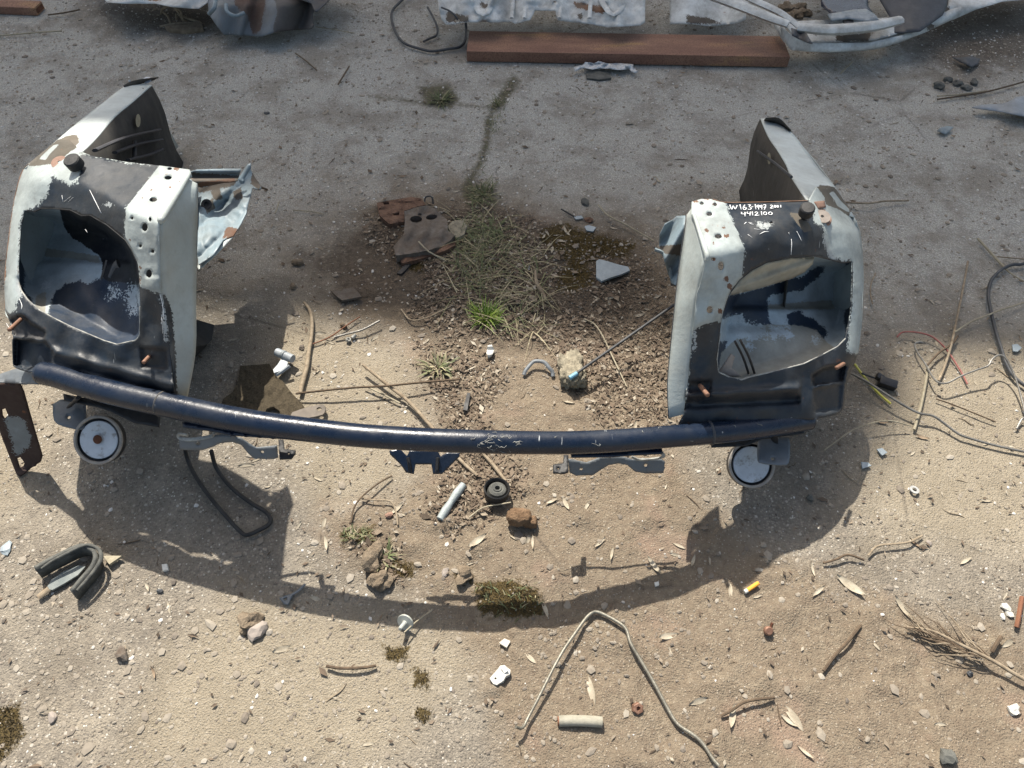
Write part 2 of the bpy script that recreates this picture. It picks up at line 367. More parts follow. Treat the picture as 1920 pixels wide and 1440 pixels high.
def topx(x, y, z=0.0):
    dep = y*cT+(H-z)*sT; dep = np.where(dep < .05, .05, dep)
    return 960+F*x/dep, 720+F*((H-z)*cT-y*sT)/dep
fx, fy = topx(GX.ravel(), GY.ravel()); gp = np.stack([np.clip(fx, -4000, 6000), np.clip(fy, -4000, 4000)], 1)
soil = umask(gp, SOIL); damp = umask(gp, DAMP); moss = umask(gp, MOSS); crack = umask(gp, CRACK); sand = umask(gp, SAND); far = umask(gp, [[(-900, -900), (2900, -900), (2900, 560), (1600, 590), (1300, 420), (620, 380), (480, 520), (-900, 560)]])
X_, Y_ = GX.ravel(), GY.ravel()
inview = (np.abs(X_) < 2.3) & (Y_ > .1) & (Y_ < 3.3)
sm = np.clip((soil+25+fbm(X_*9, Y_*9, 3, 5)*90)/60, 0, 1)
Z = fbm(X_*1.1, Y_*1.1, 2, 1)*.010+fbm(X_*9, Y_*9, 3, 2)*.0035+fbm(X_*55, Y_*55, 2, 3)*.0022
Z += sm*(fbm(X_*7, Y_*7, 4, 11)*.016+fbm(X_*38, Y_*38, 3, 12)*.0065)
lump = np.clip((umask(gp, [[(660, 1000), (740, 1020), (760, 1090), (700, 1090), (650, 1040)], [(800, 930), (900, 930), (880, 1010), (790, 1000)], [(960, 1160), (1010, 1180), (1000, 1330), (900, 1340), (930, 1230)], [(1420, 1040), (1530, 1060), (1520, 1100), (1430, 1090)]])+10)/25, 0, 1)
Z += lump*(np.abs(fbm(X_*30, Y_*30, 3, 21))*.030)
Z += np.clip((moss+6)/10, 0, 1)*(.0015+fbm(X_*120, Y_*120, 2, 31)*.006)
Z += sm*np.clip(fbm(X_*16, Y_*16, 4, 61)-.02, 0, 1)*.03
Z = np.where(inview, Z, 0); Z -= .002
def ghz(x, y):
    i = np.clip(np.searchsorted(gxs, x)-1, 0, len(gxs)-2); j = np.clip(np.searchsorted(gys, y)-1, 0, len(gys)-2)
    tx = (x-gxs[i])/(gxs[i+1]-gxs[i]); ty = (y-gys[j])/(gys[j+1]-gys[j]); Zg = Z.reshape(GX.shape)
    return (Zg[j, i]*(1-tx)+Zg[j, i+1]*tx)*(1-ty)+(Zg[j+1, i]*(1-tx)+Zg[j+1, i+1]*tx)*ty
def ground_mat():
    q = MT('dusty_asphalt_and_soil', .95, 0, .25)
    n0 = q.noise(2.2, 6, .62); n1 = q.noise(14, 6, .7); n2 = q.noise(90, 5, .7); n3 = q.noise(420, 3, .6)
    base = q.mix(q.step(n0, .35, .66), (.235, .208, .170), (.325, .282, .220)); base = q.mix(q.step(n1, .38, .72), base, (.150, .132, .110))
    vc = q.vor(230, out='Color'); sep = nn(q.t, 'ShaderNodeSeparateColor'); q.L(vc, sep.inputs[0]); r1 = sep.outputs[0]; r2 = sep.outputs[1]
    vd = q.vor(230); st = q.ramp(r1, [(0, (.09, .082, .072)), (.35, (.20, .175, .145)), (.7, (.32, .28, .225)), (1, (.42, .37, .30))])
    agg = q.mix(q.step(vd, .30, .62, .62, .0), base, st)
    vb = q.vor(105, out='Color'); sb = nn(q.t, 'ShaderNodeSeparateColor'); q.L(vb, sb.inputs[0]); vbd = q.vor(105)
    chip = q.math('MULTIPLY', q.step(sb.outputs[0], .86, .88), q.step(vbd, .34, .26)); agg = q.mix(q.math('MULTIPLY', chip, .75), agg, (.50, .46, .40))
    chip2 = q.math('MULTIPLY', q.step(r2, .95, .96), q.step(vd, .40, .3)); agg = q.mix(chip2, agg, (.60, .57, .50))
    so_ = q.mix(q.step(n1, .3, .7), (.165, .130, .092), (.285, .234, .168)); so_ = q.mix(q.step(n2, .36, .66), so_, (.165, .125, .088))
    pink = q.math('MULTIPLY', q.step(q.noise(5, 3), .56, .66), .5); so_ = q.mix(pink, so_, (.29, .20, .15))
    so_ = q.mix(q.math('MULTIPLY', q.step(vd, .34, .2), q.step(r1, .72, .8)), so_, (.36, .31, .24))
    e = q.math('MULTIPLY', q.math('SUBTRACT', n1, .5), 130)
    ff = q.step(q.math('ADD', q.attr('far'), e), -90, 90); agg = q.mix(q.math('MULTIPLY', ff, .8), agg, q.mix(1, agg, q.mix(q.step(vd, .2, .6), (.56, .545, .50), (.36, .355, .325))))  # far asphalt is greyer, its colour also lightened to make up for dim shade
    med = q.step(q.noise(5.5, 7, .72), .46, .6); agg = q.mix(q.math('MULTIPLY', med, .55), agg, (.165, .140, .108))
    fsd = q.step(q.math('ADD', q.attr('sand'), e), -45, 45); sd = q.mix(q.step(n1, .3, .7), (.365, .320, .247), (.29, .25, .188)); sd = q.mix(q.step(n3, .4, .65), sd, (.25, .205, .14)); agg = q.mix(q.math('MULTIPLY', fsd, .72), agg, sd)
    fs = q.step(q.math('ADD', q.attr('soil'), e), -30, 26); col = q.mix(q.math('MULTIPLY', fs, .88), agg, so_)
    fd = q.step(q.math('ADD', q.attr('damp'), e), -26, 34); dm = q.mix(q.step(n2, .35, .65), (.042, .032, .024), (.125, .098, .072)); col = q.mix(q.math('MULTIPLY', fd, .8), col, dm)
    fc = q.step(q.math('ADD', q.attr('crack'), q.math('MULTIPLY', q.math('SUBTRACT', n2, .5), 26)), -3, 7); ck = q.mix(q.step(n2, .4, .6), (.055, .05, .03), (.13, .115, .07)); col = q.mix(q.math('MULTIPLY', fc, .9), col, ck)
    fm = q.step(q.math('ADD', q.attr('moss'), q.math('MULTIPLY', q.math('SUBTRACT', n2, .5), 60)), -5, 4); ms = q.mix(q.step(n3, .35, .65), (.030, .020, .005), (.095, .066, .018)); col = q.mix(q.math('MULTIPLY', fm, .92), col, ms)
    cr = q.step(q.vor(1.3, 'DISTANCE_TO_EDGE', vec=None), .0015, .006, .45, 0); col = q.mix(q.math('MULTIPLY', cr, q.step(n0, .5, .6)), col, (.07, .06, .05))
    q.color(col)
    h = q.math('ADD', q.math('MULTIPLY', q.step(vd, .55, .1), .28), q.math('ADD', q.math('MULTIPLY', n2, .9), q.math('MULTIPLY', n3, .7)))
    q.bump(h, .0045, 1); return q.m
M['ground'] = ground_mat()
nx, ny = len(gxs), len(gys); idx = np.arange(nx*ny).reshape(ny, nx)
Fg = np.stack([idx[:-1, :-1].ravel(), idx[:-1, 1:].ravel(), idx[1:, 1:].ravel(), idx[1:, :-1].ravel()], 1)
me = bpy.data.meshes.new('ground'); me.vertices.add(nx*ny); me.vertices.foreach_set('co', np.stack([X_, Y_, Z], 1).ravel())
me.loops.add(len(Fg)*4); me.polygons.add(len(Fg)); me.loops.foreach_set('vertex_index', Fg.ravel()); me.polygons.foreach_set('loop_start', np.arange(0, len(Fg)*4, 4))
me.update(calc_edges=True); me.validate(); me.polygons.foreach_set('use_smooth', [True]*len(me.polygons))
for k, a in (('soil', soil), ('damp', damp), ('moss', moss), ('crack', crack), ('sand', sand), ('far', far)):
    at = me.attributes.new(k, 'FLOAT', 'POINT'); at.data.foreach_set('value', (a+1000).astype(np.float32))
me.materials.append(M['ground']); ground = bpy.data.objects.new('ground', me); COL.objects.link(ground); tag(ground, kind='structure')
# ------------------------------------------------------------ loose cover (uncountable)
def vmat(name, stops, rough=.9):
    q = MT(name, rough, 0, .25); q.color(q.mix(q.step(q.noise(150, 3), .2, .8, .1, .5), q.ramp(q.attr('tone'), stops), (.12, .10, .08))); return q.m
M['chips'] = vmat('stone_chips', [(0, (.07, .062, .055)), (.3, (.17, .145, .12)), (.62, (.30, .262, .21)), (.86, (.42, .385, .325)), (1, (.72, .70, .66))])
M['litter'] = vmat('leaf_litter', [(0, (.055, .038, .025)), (.45, (.15, .108, .075)), (.8, (.30, .245, .18)), (1, (.50, .45, .36))])
M['blades'] = vmat('grass_blades', [(0, (.065, .085, .03)), (.4, (.15, .19, .075)), (.6, (.24, .22, .12)), (1, (.50, .44, .28))], .7)
M['mossm'] = vmat('moss_tufts', [(0, (.022, .015, .004)), (.5, (.06, .043, .011)), (1, (.12, .085, .025))], .95)
def bulk(name, V, Fc, tone, m, kind='stuff', smooth=False):
    o = mk(name, np.array(V), Fc, m, None, smooth, loc=(0, 0, 0), attrs={'tone': tone}); return tag(o, kind=kind)
def scatter(n, dens=None):
    """random ground points inside the view with density by photo-position weight"""
    out = []
    while len(out) < n:
        x = rng.uniform(-2.0, 2.0, n*2); y = rng.uniform(.2, 2.95, n*2); px, py = topx(x, y)
        k = (px > -40) & (px < 1960) & (py > -40) & (py < 1480)
        if dens is not None: k &= rng.uniform(0, 1, n*2) < dens(px, py, x, y)
        out += list(zip(x[k], y[k], px[k], py[k]))
    return out[:n]
ico = None
def chips(n, smin, smax, dens, name, tonef, flatz=.5):
    import bmesh
    bm = bmesh.new(); bmesh.ops.create_icosphere(bm, subdivisions=1, radius=1); bv = np.array([tuple(v.co) for v in bm.verts]); bf = np.array([[v.index for v in f.verts] for f in bm.faces]); bm.free()
    pts = np.array(scatter(n, dens)); n = len(pts)
    s = smin*(smax/smin)**(rng.uniform(0, 1, n)**2.6); ang = rng.uniform(0, 6.28, n); el = rng.uniform(.55, 1.5, n)
    J = bv[None]*(1+rng.uniform(-.28, .28, (n, len(bv), 1))); J = J*np.stack([s*el, s, s*flatz*rng.uniform(.6, 1.3, n)], 1)[:, None, :]
    c, sn = np.cos(ang)[:, None], np.sin(ang)[:, None]; X = J[:, :, 0]*c-J[:, :, 1]*sn; Y = J[:, :, 0]*sn+J[:, :, 1]*c
    X += pts[:, 0:1]; Y += pts[:, 1:2]; Zc = J[:, :, 2]+(ghz(pts[:, 0], pts[:, 1])+s*flatz*.35)[:, None]
    V = np.stack([X, Y, Zc], 2).reshape(-1, 3); Fc = (bf[None]+(np.arange(n)*len(bv))[:, None, None]).reshape(-1, 3)
    tone = np.repeat(tonef(pts, s), len(bv)); return bulk(name, V, Fc.tolist(), tone, M['chips'])
def insoil(px, py): return np.clip((umask(np.stack([px, py], 1), SOIL)+20)/50, 0, 1)
chips(42000, .0008, .0042, lambda px, py, x, y: (1-.6*insoil(px, py))*(.35+.65*(fbm(x*6, y*6, 3, 9) > -.05)), 'gravel', lambda p, s: np.where(rng.uniform(0, 1, len(s)) < np.where(p[:, 3] < 600, .26, .06), 1, np.clip(np.where(p[:, 3] < 600, rng.normal(.78, .08, len(s)), rng.normal(.56, .17, len(s))), 0, .92)))
chips(3200, .003, .009, lambda px, py, x, y: np.where((px < 560) & (py > 1000), 1, .25)*np.where(py < 130, .9, 1), 'pebbles', lambda p, s: np.clip(rng.normal(.58, .15, len(s)), 0, .86), .38)
chips(1800, .0014, .005, lambda px, py, x, y: insoil(px, py)*(fbm(x*7, y*7, 4, 19) > .05), 'soil_crumbs', lambda p, s: np.clip(rng.normal(.5, .08, len(s)), .3, .7), .65)
LIT = [[(690, 410), (740, 430), (735, 480), (700, 470)], [(840, 400), (880, 380), (1020, 420), (1190, 480), (1255, 560), (1255, 790), (1130, 800), (1010, 640), (860, 640), (770, 590), (800, 490)], [(780, 650), (880, 640), (960, 700), (900, 790), (960, 850), (1000, 910), (850, 1010), (790, 960), (860, 850), (790, 700)], [(650, 990), (740, 1010), (760, 1090), (700, 1090)], [(1130, 700), (1255, 640), (1255, 800), (1150, 800)]]
def litter(n):
    def dens(px, py, x, y): q = np.stack([px, py], 1); m = umask(q, LIT); return (np.clip((m+14)/34, 0, 1)*.95+.012)*np.where(umask(q, MOSS[:1]) > -3, .15, 1)*np.where((py < 600) & (px > 1000), .5, 1)
    pts = scatter(n, dens); V = []; Fc = []; T = []
    for (x, y, px, py) in pts:
        L = random.uniform(.0022, .0065)*(2.0 if random.random() < .10 else 1); W = L*random.uniform(.15, .6); a = random.uniform(0, 6.28); t = random.uniform(-.5, .5); cu = random.uniform(-.4, .5)
        z = float(ghz(x, y))+random.uniform(.001, .006); o = len(V); c, s = math.cos(a), math.sin(a)
        for (p, q, h) in ((-1, 0, 0), (0, -1, cu), (1, .1, t), (.1, 1, cu*.5)):
            V.append((x+(p*L*c-q*W*s), y+(p*L*s+q*W*c), z+h*L*.6))
        Fc += [[o, o+1, o+2], [o, o+2, o+3]]; k = min(1, max(0, random.gauss(.45, .27))); T += [k]*4
    return bulk('leaf_litter', V, Fc, T, M['litter'])
litter(15000)
def blade(V, Fc, T, base, az, L, W, lift, bend, tone, seg=4):
    o = len(V); dx, dy = math.cos(az), math.sin(az); nx_, ny_ = -dy, dx; el = lift; p = Vector(base)
    for i in range(seg+1):
        w_ = W*(1-(i/seg)**1.5)+.0001
        V.append((p.x-nx_*w_, p.y-ny_*w_, p.z)); V.append((p.x+nx_*w_, p.y+ny_*w_, p.z)); T += [tone, tone]
        st = L/seg; p = p+Vector((dx*math.cos(el)*st, dy*math.cos(el)*st, math.sin(el)*st)); el -= bend/seg
        p.z = max(p.z, .001); 
        if i < seg: a = o+2*i; Fc.append([a, a+1, a+3, a+2])
def dry_clump(n, poly, tone, name, Lr=(.03, .10), lift=(0, .7), W=(.0005, .0012)):
    V = []; Fc = []; T = []; q = np.array(poly); 
    while n > 0:
        x, y = random.uniform(q[:, 0].min(), q[:, 0].max()), random.uniform(q[:, 1].min(), q[:, 1].max())
        if sdist([(x, y)], poly)[0] < random.uniform(-8, 8): continue
        n -= 1; g = P(x, y); z = float(ghz(g.x, g.y))+random.uniform(0, .006)
        blade(V, Fc, T, (g.x, g.y, z), random.uniform(0, 6.28), random.uniform(*Lr), random.uniform(*W), random.uniform(*lift), random.uniform(.2, 1.6), min(1, max(0, random.gauss(*tone))))
    return bulk(name, V, Fc, T, M['blades'])
dry_clump(430, [(850, 400), (960, 410), (1010, 450), (1030, 560), (1010, 640), (900, 610), (850, 560), (840, 460)], (.72, .25), 'dry_grass', (.02, .12), lift=(0, .45), W=(.0004, .0014))
dry_clump(280, [(850, 420), (930, 415), (950, 500), (900, 560), (860, 520)], (.38, .15), 'green_grass_patch', (.02, .07), (.1, 1.1))
dry_clump(110, [(880, 345), (925, 350), (930, 395), (880, 400)], (.3, .2), 'green_grass_patch', (.015, .04), (.3, 1.2))
dry_clump(60, [(900, 1095), (1000, 1100), (1020, 1150), (960, 1160), (895, 1150)], (.25, .25), 'green_grass_patch', (.006, .022), (.2, 1.2))
dry_clump(90, [(640, 1000), (700, 990), (700, 1020), (640, 1020)], (.35, .25), 'green_grass_patch', (.006, .02), (.2, 1.2))
dry_clump(130, [(920, 185), (955, 160), (950, 200), (925, 260), (910, 300), (895, 340), (915, 250)], (.3, .3), 'crack_weeds', (.008, .03), (.2, 1.2))
def moss_tufts():
    V = []; Fc = []; T = []
    for poly in MOSS:
        q = np.array(poly); A = (q[:, 0].max()-q[:, 0].min())*(q[:, 1].max()-q[:, 1].min())
        for _ in range(int(A*.12)):
            x, y = random.uniform(q[:, 0].min(), q[:, 0].max()), random.uniform(q[:, 1].min(), q[:, 1].max())
            if sdist([(x, y)], poly)[0]+random.gauss(0, 4) < 0: continue
            g = P(x, y); z = float(ghz(g.x, g.y)); blade(V, Fc, T, (g.x, g.y, z), random.uniform(0, 6.28), random.uniform(.002, .006), .0009, random.uniform(.5, 1.5), .5, random.random(), 1)
    bulk('moss', V, Fc, T, M['mossm'])
moss_tufts()
# ------------------------------------------------------------ the wall behind the yard (beyond the frame; its roof line casts the shade)
def yard_wall():
    A = P(0, 572); Bp = P(1850, 668); d = (Bp-A).normalized(); nrm = Vector((-d.y, d.x, 0)); hh = 11.0
    Lft = A+Vector((.22*-hh, .68*hh, 0)); q = MT('plastered_brick', .9)
    br = nn(q.t, 'ShaderNodeTexBrick'); br.inputs['Scale'].default_value = 1; br.inputs['Brick Width'].default_value = .25; br.inputs['Row Height'].default_value = .075; br.inputs['Mortar Size'].default_value = .008
    br.inputs['Color1'].default_value = (.27, .13, .085, 1); br.inputs['Color2'].default_value = (.20, .095, .06, 1); br.inputs['Mortar'].default_value = (.3, .28, .25, 1)
    q.L(q.scaled((1, 1, 1), (math.radians(90), 0, 0)), br.inputs['Vector']); q.color(br.outputs[0])
    root = thing('brick_building', 'brick yard building far side of the yard, its roof shading the ground', 'building', Lft)
    ang = math.atan2(d.y, d.x)
    def bx(n, u0, u1, z0, z1, t0, t1, m):
        c = Lft+d*((u0+u1)/2)+nrm*((t0+t1)/2); return boxm(n, (c.x, c.y, (z0+z1)/2), (u1-u0, t1-t0, z1-z0), (0, 0, ang), m, root, 0)
    bx('wall', -1.2, 4.2, 0, hh-.15, .1, 6, q.m); bx('roof_edge', -1.3, 4.3, hh-.15, hh, 0, 6.1, M['greyplastic'])
    xa = A.x; prof = [(.50-xa, 0), (.50-xa, .52), (.62-xa, .50), (.86-xa, .17), (.88-xa, 0)]; V = []
    for t_ in (.0, .5):
        for (u, h_) in prof: c = Lft+d*u+nrm*t_; V.append((c.x, c.y, hh+h_-.001))
    mk('roof_shade_wedge', V, [[0, 1, 2, 3, 4], [9, 8, 7, 6, 5]]+[[i, i+5, (i+1) % 5+5, (i+1) % 5] for i in range(5)], M['greyplastic'], root, False)  # unseen wedge, added to cast the extra shade right of the right housing
    for u in (-.6, 2.0):
        for z in (1.4, 4.4, 7.4):
            bx('window_frame', u, u+1.3, z, z+1.5, .06, .1, M['whiteplastic']); bx('window_pane', u+.08, u+1.22, z+.08, z+1.42, .04, .06, M['blackplastic'])
yard_wall()
# ------------------------------------------------------------ the cut-off car front panel
base = P(800, 800, 0); car = thing('car_front_panel', 'cut-off car front end of white and navy painted metal with a curved bar', 'car part', (base.x, base.y, 0))
BAR = [(82, 700, .274), (113, 707, .276), (160, 722, .277), (210, 736, .278), (303, 757, .279), (380, 774, .280), (452, 788, .281), (530, 800, .282), (613, 810, .283), (680, 817, .283), (790, 824, .282), (899, 828, .279), (990, 830, .271), (1074, 830, .258), (1160, 826, .245), (1249, 819, .231), (1345, 811, .213), (1430, 801, .197), (1515, 787, .182)]
bar = tube('crossbar', BAR, [.0205, .0215, .0215, .0205, .0195, .0193, .0195, .0195, .0195], M['bar'], car, 5, 20)
lathe('end_cap', P(*BAR[0]), P(*BAR[0])-P(*BAR[1]), [(.0205, 0), (.019, .006), (.012, .010), (0, .011)], M['bar'], bar)
lathe('end_cap', P(*BAR[-1]), P(*BAR[-1])-P(*BAR[-2]), [(.0195, 0), (.0195, .002), (.016, .0025), (.016, -.004), (0, -.004)], M['blackm'], bar)
# weld beads and rough joint where the bar meets the left housing
def ring(x, y, z, dx, dy, r, m, par, wd=.003, name='weld_seam'):
    c = P(x, y, z); a = P(x+dx, y+dy, z)-c; return lathe(name, c, a, [(r-.002, -wd), (r, -wd*.5), (r+.0008, 0), (r, wd*.5), (r-.002, wd)], m, par)
ring(303, 757, .279, 20, 4.5, .0215, M['dusty'], bar)
ring(1332, 812, .2155, 20, -2, .0215, M['dusty'], bar)
def onsurf(pl, zf, off=0.001, closed=False):
    a = np.array(pl, float); z = zf(a[:, 0], a[:, 1])+off; return [(x, y, float(q)) for (x, y), q in zip(a, z)]
def zl_top(x): return interp([(0, .45), (45, .455), (150, .50), (300, .54), (400, .54)], x)
def yl_crease(x): return interp([(0, 330), (45, 333), (100, 333), (150, 345), (198, 366), (236, 395), (300, 420), (330, 425)], x)
def bot(tab): return lambda x: interp(tab, x)
yl_bot = bot([(0, 680), (31, 690), (66, 700), (200, 716), (330, 745)])
def softfold(y, yc, zt, zb, yb, rad=6):
    t = (y-yc)/(yb-yc); s = rad*np.log1p(np.exp(np.clip((y-yc)/rad, -30, 90))); return zt-(zt-zb)*s/(yb-yc)
def gz(x, y, polyline, w):
    yc = interp(polyline, x); return np.exp(-((y-yc)/w)**2)
def zL(x, y):
    z = softfold(y, yl_crease(x), zl_top(x), .285, yl_bot(x))
    z = z-.03*np.clip((yl_crease(x)-y)/90, 0, 1)*np.clip((x-60)/150, 0, 1)
    z = z+.007*gz(x, y, [(0, 640), (105, 660), (320, 722)], 9)*(x > 95)-.007*gz(x, y, [(0, 660), (105, 682), (320, 738)], 8)*(x > 95)
    z = z-.028*np.exp(-np.clip(x-interp([(300, 50), (341, 34), (468, 13), (600, 10), (700, 28)], y), 0, 99)/9.)
    z = z+.006*np.exp(-((x-75)**2+(y-345)**2)/700)-.004*np.exp(-((x-200)**2+(y-345)**2)/1500)+.004*np.sin(x*.09+1)*np.sin(y*.05)*(y > 520)+.003*fbm(x*.045, y*.045, 3, 40)
    for (pl, dz) in DENTL: z = z+dz*np.clip((sdist(np.stack([x, y], 1), pl)+1.5)/4, 0, 1)
    return z
DENTL = [([(20, 598), (40, 590), (52, 598), (56, 605), (86, 622), (84, 638), (26, 630)], -.012), ([(262, 650), (312, 655), (314, 692), (266, 690)], -.008), ([(28, 635), (85, 640), (100, 660), (96, 690), (50, 692), (28, 685)], -.022)]
WCL = [(303, 305), (362, 310), (362, 335), (297, 424), (300, 500), (303, 549), (285, 545), (262, 537), (262, 505), (257, 491), (246, 467), (236, 450), (236, 390)]
WCR = [(1285, 370), (1356, 378), (1395, 464), (1391, 520), (1370, 544), (1356, 585), (1352, 600), (1320, 608), (1300, 618), (1285, 625)]
DENTL.append((WCL, .0022))
RSL = [circ(331, 317, 6, 3.5), circ(244, 450, 3), circ(261, 502, 3.5), circ(319, 352, 2.5, 2), circ(284, 356, 2.5, 2), circ(336, 340, 2.5, 2), [(324, 366), (340, 348), (342, 352), (326, 372)], circ(266, 371, 2.5, 2), [(262, 514), (266, 518), (264, 532), (260, 530)]]
RSR = [circ(1340, 383, 5, 3.5), circ(1362, 523, 5, 5.5), circ(1368, 537, 5, 6), circ(1338, 486, 4), circ(1325, 432, 4, 3), circ(1357, 426, 4, 3), circ(1362, 443, 5, 4), circ(1338, 456, 3.5, 2.5), circ(1350, 584, 4, 6), [(1300, 376), (1330, 372), (1330, 375), (1302, 380)], circ(1541, 395, 8, 4)]
L_OUT = [(54, 306), (108, 262), (130, 262), (152, 284), (172, 292), (240, 304), (305, 311), (356, 318), (360, 330), (350, 338), (299, 418), (301, 500), (305, 560), (318, 640), (322, 700), (328, 742), (250, 728), (200, 716), (130, 706), (66, 700), (31, 690), (26, 685), (24, 621), (16, 597), (9, 581), (8, 530), (10, 498), (13, 468), (18, 425), (24, 387), (34, 341), (43, 317)]
L_APER = [(45, 395), (64, 397), (78, 391), (101, 391), (132, 394), (153, 404), (170, 404), (201, 422), (222, 439), (236, 451), (246, 467), (257, 491), (261, 522), (263, 575), (262, 628), (255, 638), (220, 646), (196, 639), (165, 626), (130, 611), (100, 596), (73, 581), (52, 562), (40, 545), (35, 530), (34, 498), (37, 450), (38, 427)]
holesL = [circ(271, 426, 6, 8), circ(279, 513, 6, 8), circ(287, 374, 7.5, 4.5), circ(315, 333, 7, 4), circ(247, 409, 3), circ(263, 461, 3.2), circ(286, 471, 3.5), circ(281, 411, 3.2, 4.5), circ(318, 316, 4.5, 2.8)]
hl = sheet('headlight_housing', L_OUT, zL, M['panel'], car, [L_APER]+holesL, 4.2, .0018, {'m1': [[(149, 287), (240, 304), (305, 311), (237, 390), (235, 450), (246, 467), (257, 491), (262, 505), (262, 537), (285, 545), (302, 552), (316, 575), (332, 755), (15, 720), (4, 592), (30, 582), (34, 555), (36, 498), (38, 427), (46, 394), (65, 390), (81, 379), (89, 360), (98, 330), (112, 336), (130, 347), (145, 343), (150, 315)]],
    'm2': [DENTL[0][0], DENTL[1][0]], 'm3': [[(50, 312), (66, 292), (98, 270), (112, 256), (154, 258), (150, 272), (128, 288), (104, 306), (80, 310)]], 'w1': [[(72, 298), (100, 272), (112, 270), (92, 290), (86, 300)], WCL], 'r1': RSL, 's1': [[(40, 500), (36, 530), (44, 560), (34, 560), (30, 520)], [(300, 552), (308, 556), (316, 640), (308, 640)], circ(205, 385, 10, 4)]})
tag(hl, label='left headlight housing with black rubber stop')
def zRtop(x): return interp([(1280, .50), (1330, .50), (1400, .485), (1516, .455), (1560, .42), (1602, .39), (1625, .375)], x)
def yRc(x): return interp([(1280, 480), (1326, 480), (1395, 463), (1450, 450), (1520, 430), (1560, 428), (1610, 440)], x)
yR_bot = bot([(1250, 783), (1282, 780), (1432, 788), (1525, 787), (1582, 765), (1610, 750)])
def zRb(x): return interp([(1250, .245), (1282, .24), (1430, .215), (1520, .20), (1580, .185)], x)
DENTR = [([(1292, 715), (1335, 712), (1332, 745), (1288, 760)], -.008), ([(1522, 705), (1545, 690), (1586, 684), (1580, 715), (1525, 723)], -.020), ([(1526, 728), (1580, 718), (1576, 768), (1528, 775)], -.010)]
DENTR.append((WCR, .0022))
def zR(x, y):
    z = softfold(y, yRc(x), zRtop(x), zRb(x), yR_bot(x))
    z = z+.012*gz(x, y, [(1290, 742), (1500, 728)], 8)*(x < 1500)-.010*gz(x, y, [(1290, 760), (1500, 750)], 7)*(x < 1500)
    z = z-.028*np.exp(-np.clip(interp([(400, 1600), (433, 1613), (500, 1620), (600, 1618), (660, 1610), (700, 1596), (780, 1580)], y)-x, 0, 99)/9.)
    z = z+.008*np.exp(-((x-1440)**2/900+(y-432)**2/300))-.004*np.exp(-((x-1480)**2/900+(y-440)**2/200))+.003*np.sin(x*.08)*np.sin(y*.06)*(y > 520)+.003*fbm(x*.045, y*.045, 3, 41)
    for (pl, dz) in DENTR: z = z+dz*np.clip((sdist(np.stack([x, y], 1), pl)+1.5)/4, 0, 1)
    return z
R_OUT = [(1297, 378), (1315, 373), (1332, 373), (1356, 379), (1413, 379), (1478, 377), (1516, 376), (1530, 350), (1562, 350), (1590, 385), (1602, 406), (1613, 433), (1617, 465), (1619, 498), (1620, 525), (1617, 600), (1610, 660), (1605, 675), (1595, 697), (1587, 725), (1582, 765), (1572, 777), (1525, 787), (1432, 790), (1332, 800), (1270, 800), (1282, 777), (1287, 740), (1292, 700), (1300, 612), (1307, 550), (1312, 538), (1325, 482), (1296, 400)]
R_APER = [(1356, 585), (1362, 565), (1367, 552), (1386, 525), (1410, 506), (1437, 492), (1483, 482), (1529, 480), (1559, 487), (1578, 492), (1597, 491), (1598, 525), (1595, 587), (1585, 635), (1570, 650), (1542, 665), (1507, 682), (1457, 695), (1405, 707), (1390, 712), (1367, 707), (1347, 697), (1344, 675), (1347, 650), (1350, 625), (1352, 605)]
holesR = [circ(1352, 499, 6, 8.5), circ(1331, 581, 6, 7), circ(1347, 443, 7, 4.5), circ(1330, 401, 6, 4), circ(1341, 383, 3.5, 3.5), circ(1316, 381, 4, 3), circ(1336, 486, 2.8), circ(1446, 417, 3.5, 2)]
hr = sheet('headlight_housing', R_OUT, zR, M['panel'], car, [R_APER]+holesR, 4.2, .0018, {'m1': [[(1356, 372), (1516, 370), (1522, 395), (1529, 417), (1543, 425), (1546, 444), (1556, 471), (1567, 487), (1597, 489), (1597, 587), (1590, 640), (1588, 660), (1612, 665), (1600, 820), (1262, 820), (1283, 760), (1291, 700), (1294, 640), (1300, 620), (1320, 608), (1352, 600), (1356, 585), (1370, 544), (1391, 520), (1395, 465)]],
    'm2': [DENTR[0][0], DENTR[1][0]], 'm3': [[(1478, 398), (1500, 400), (1518, 420), (1522, 432), (1508, 436), (1495, 420)], [(1528, 345), (1560, 347), (1582, 362), (1606, 405), (1592, 406), (1570, 391), (1548, 384), (1546, 370)]], 'w1': [WCR, [(1553, 361), (1563, 359), (1576, 376), (1596, 396), (1590, 398), (1570, 386), (1564, 374)]], 'r1': RSR, 's1': [[(1544, 440), (1560, 478), (1570, 492), (1560, 490), (1548, 470)], [(1420, 415), (1450, 420), (1440, 430), (1415, 425)], [(1300, 622), (1308, 626), (1302, 660), (1297, 660)]]})
tag(hr, label='right headlight housing with handwritten white marks')
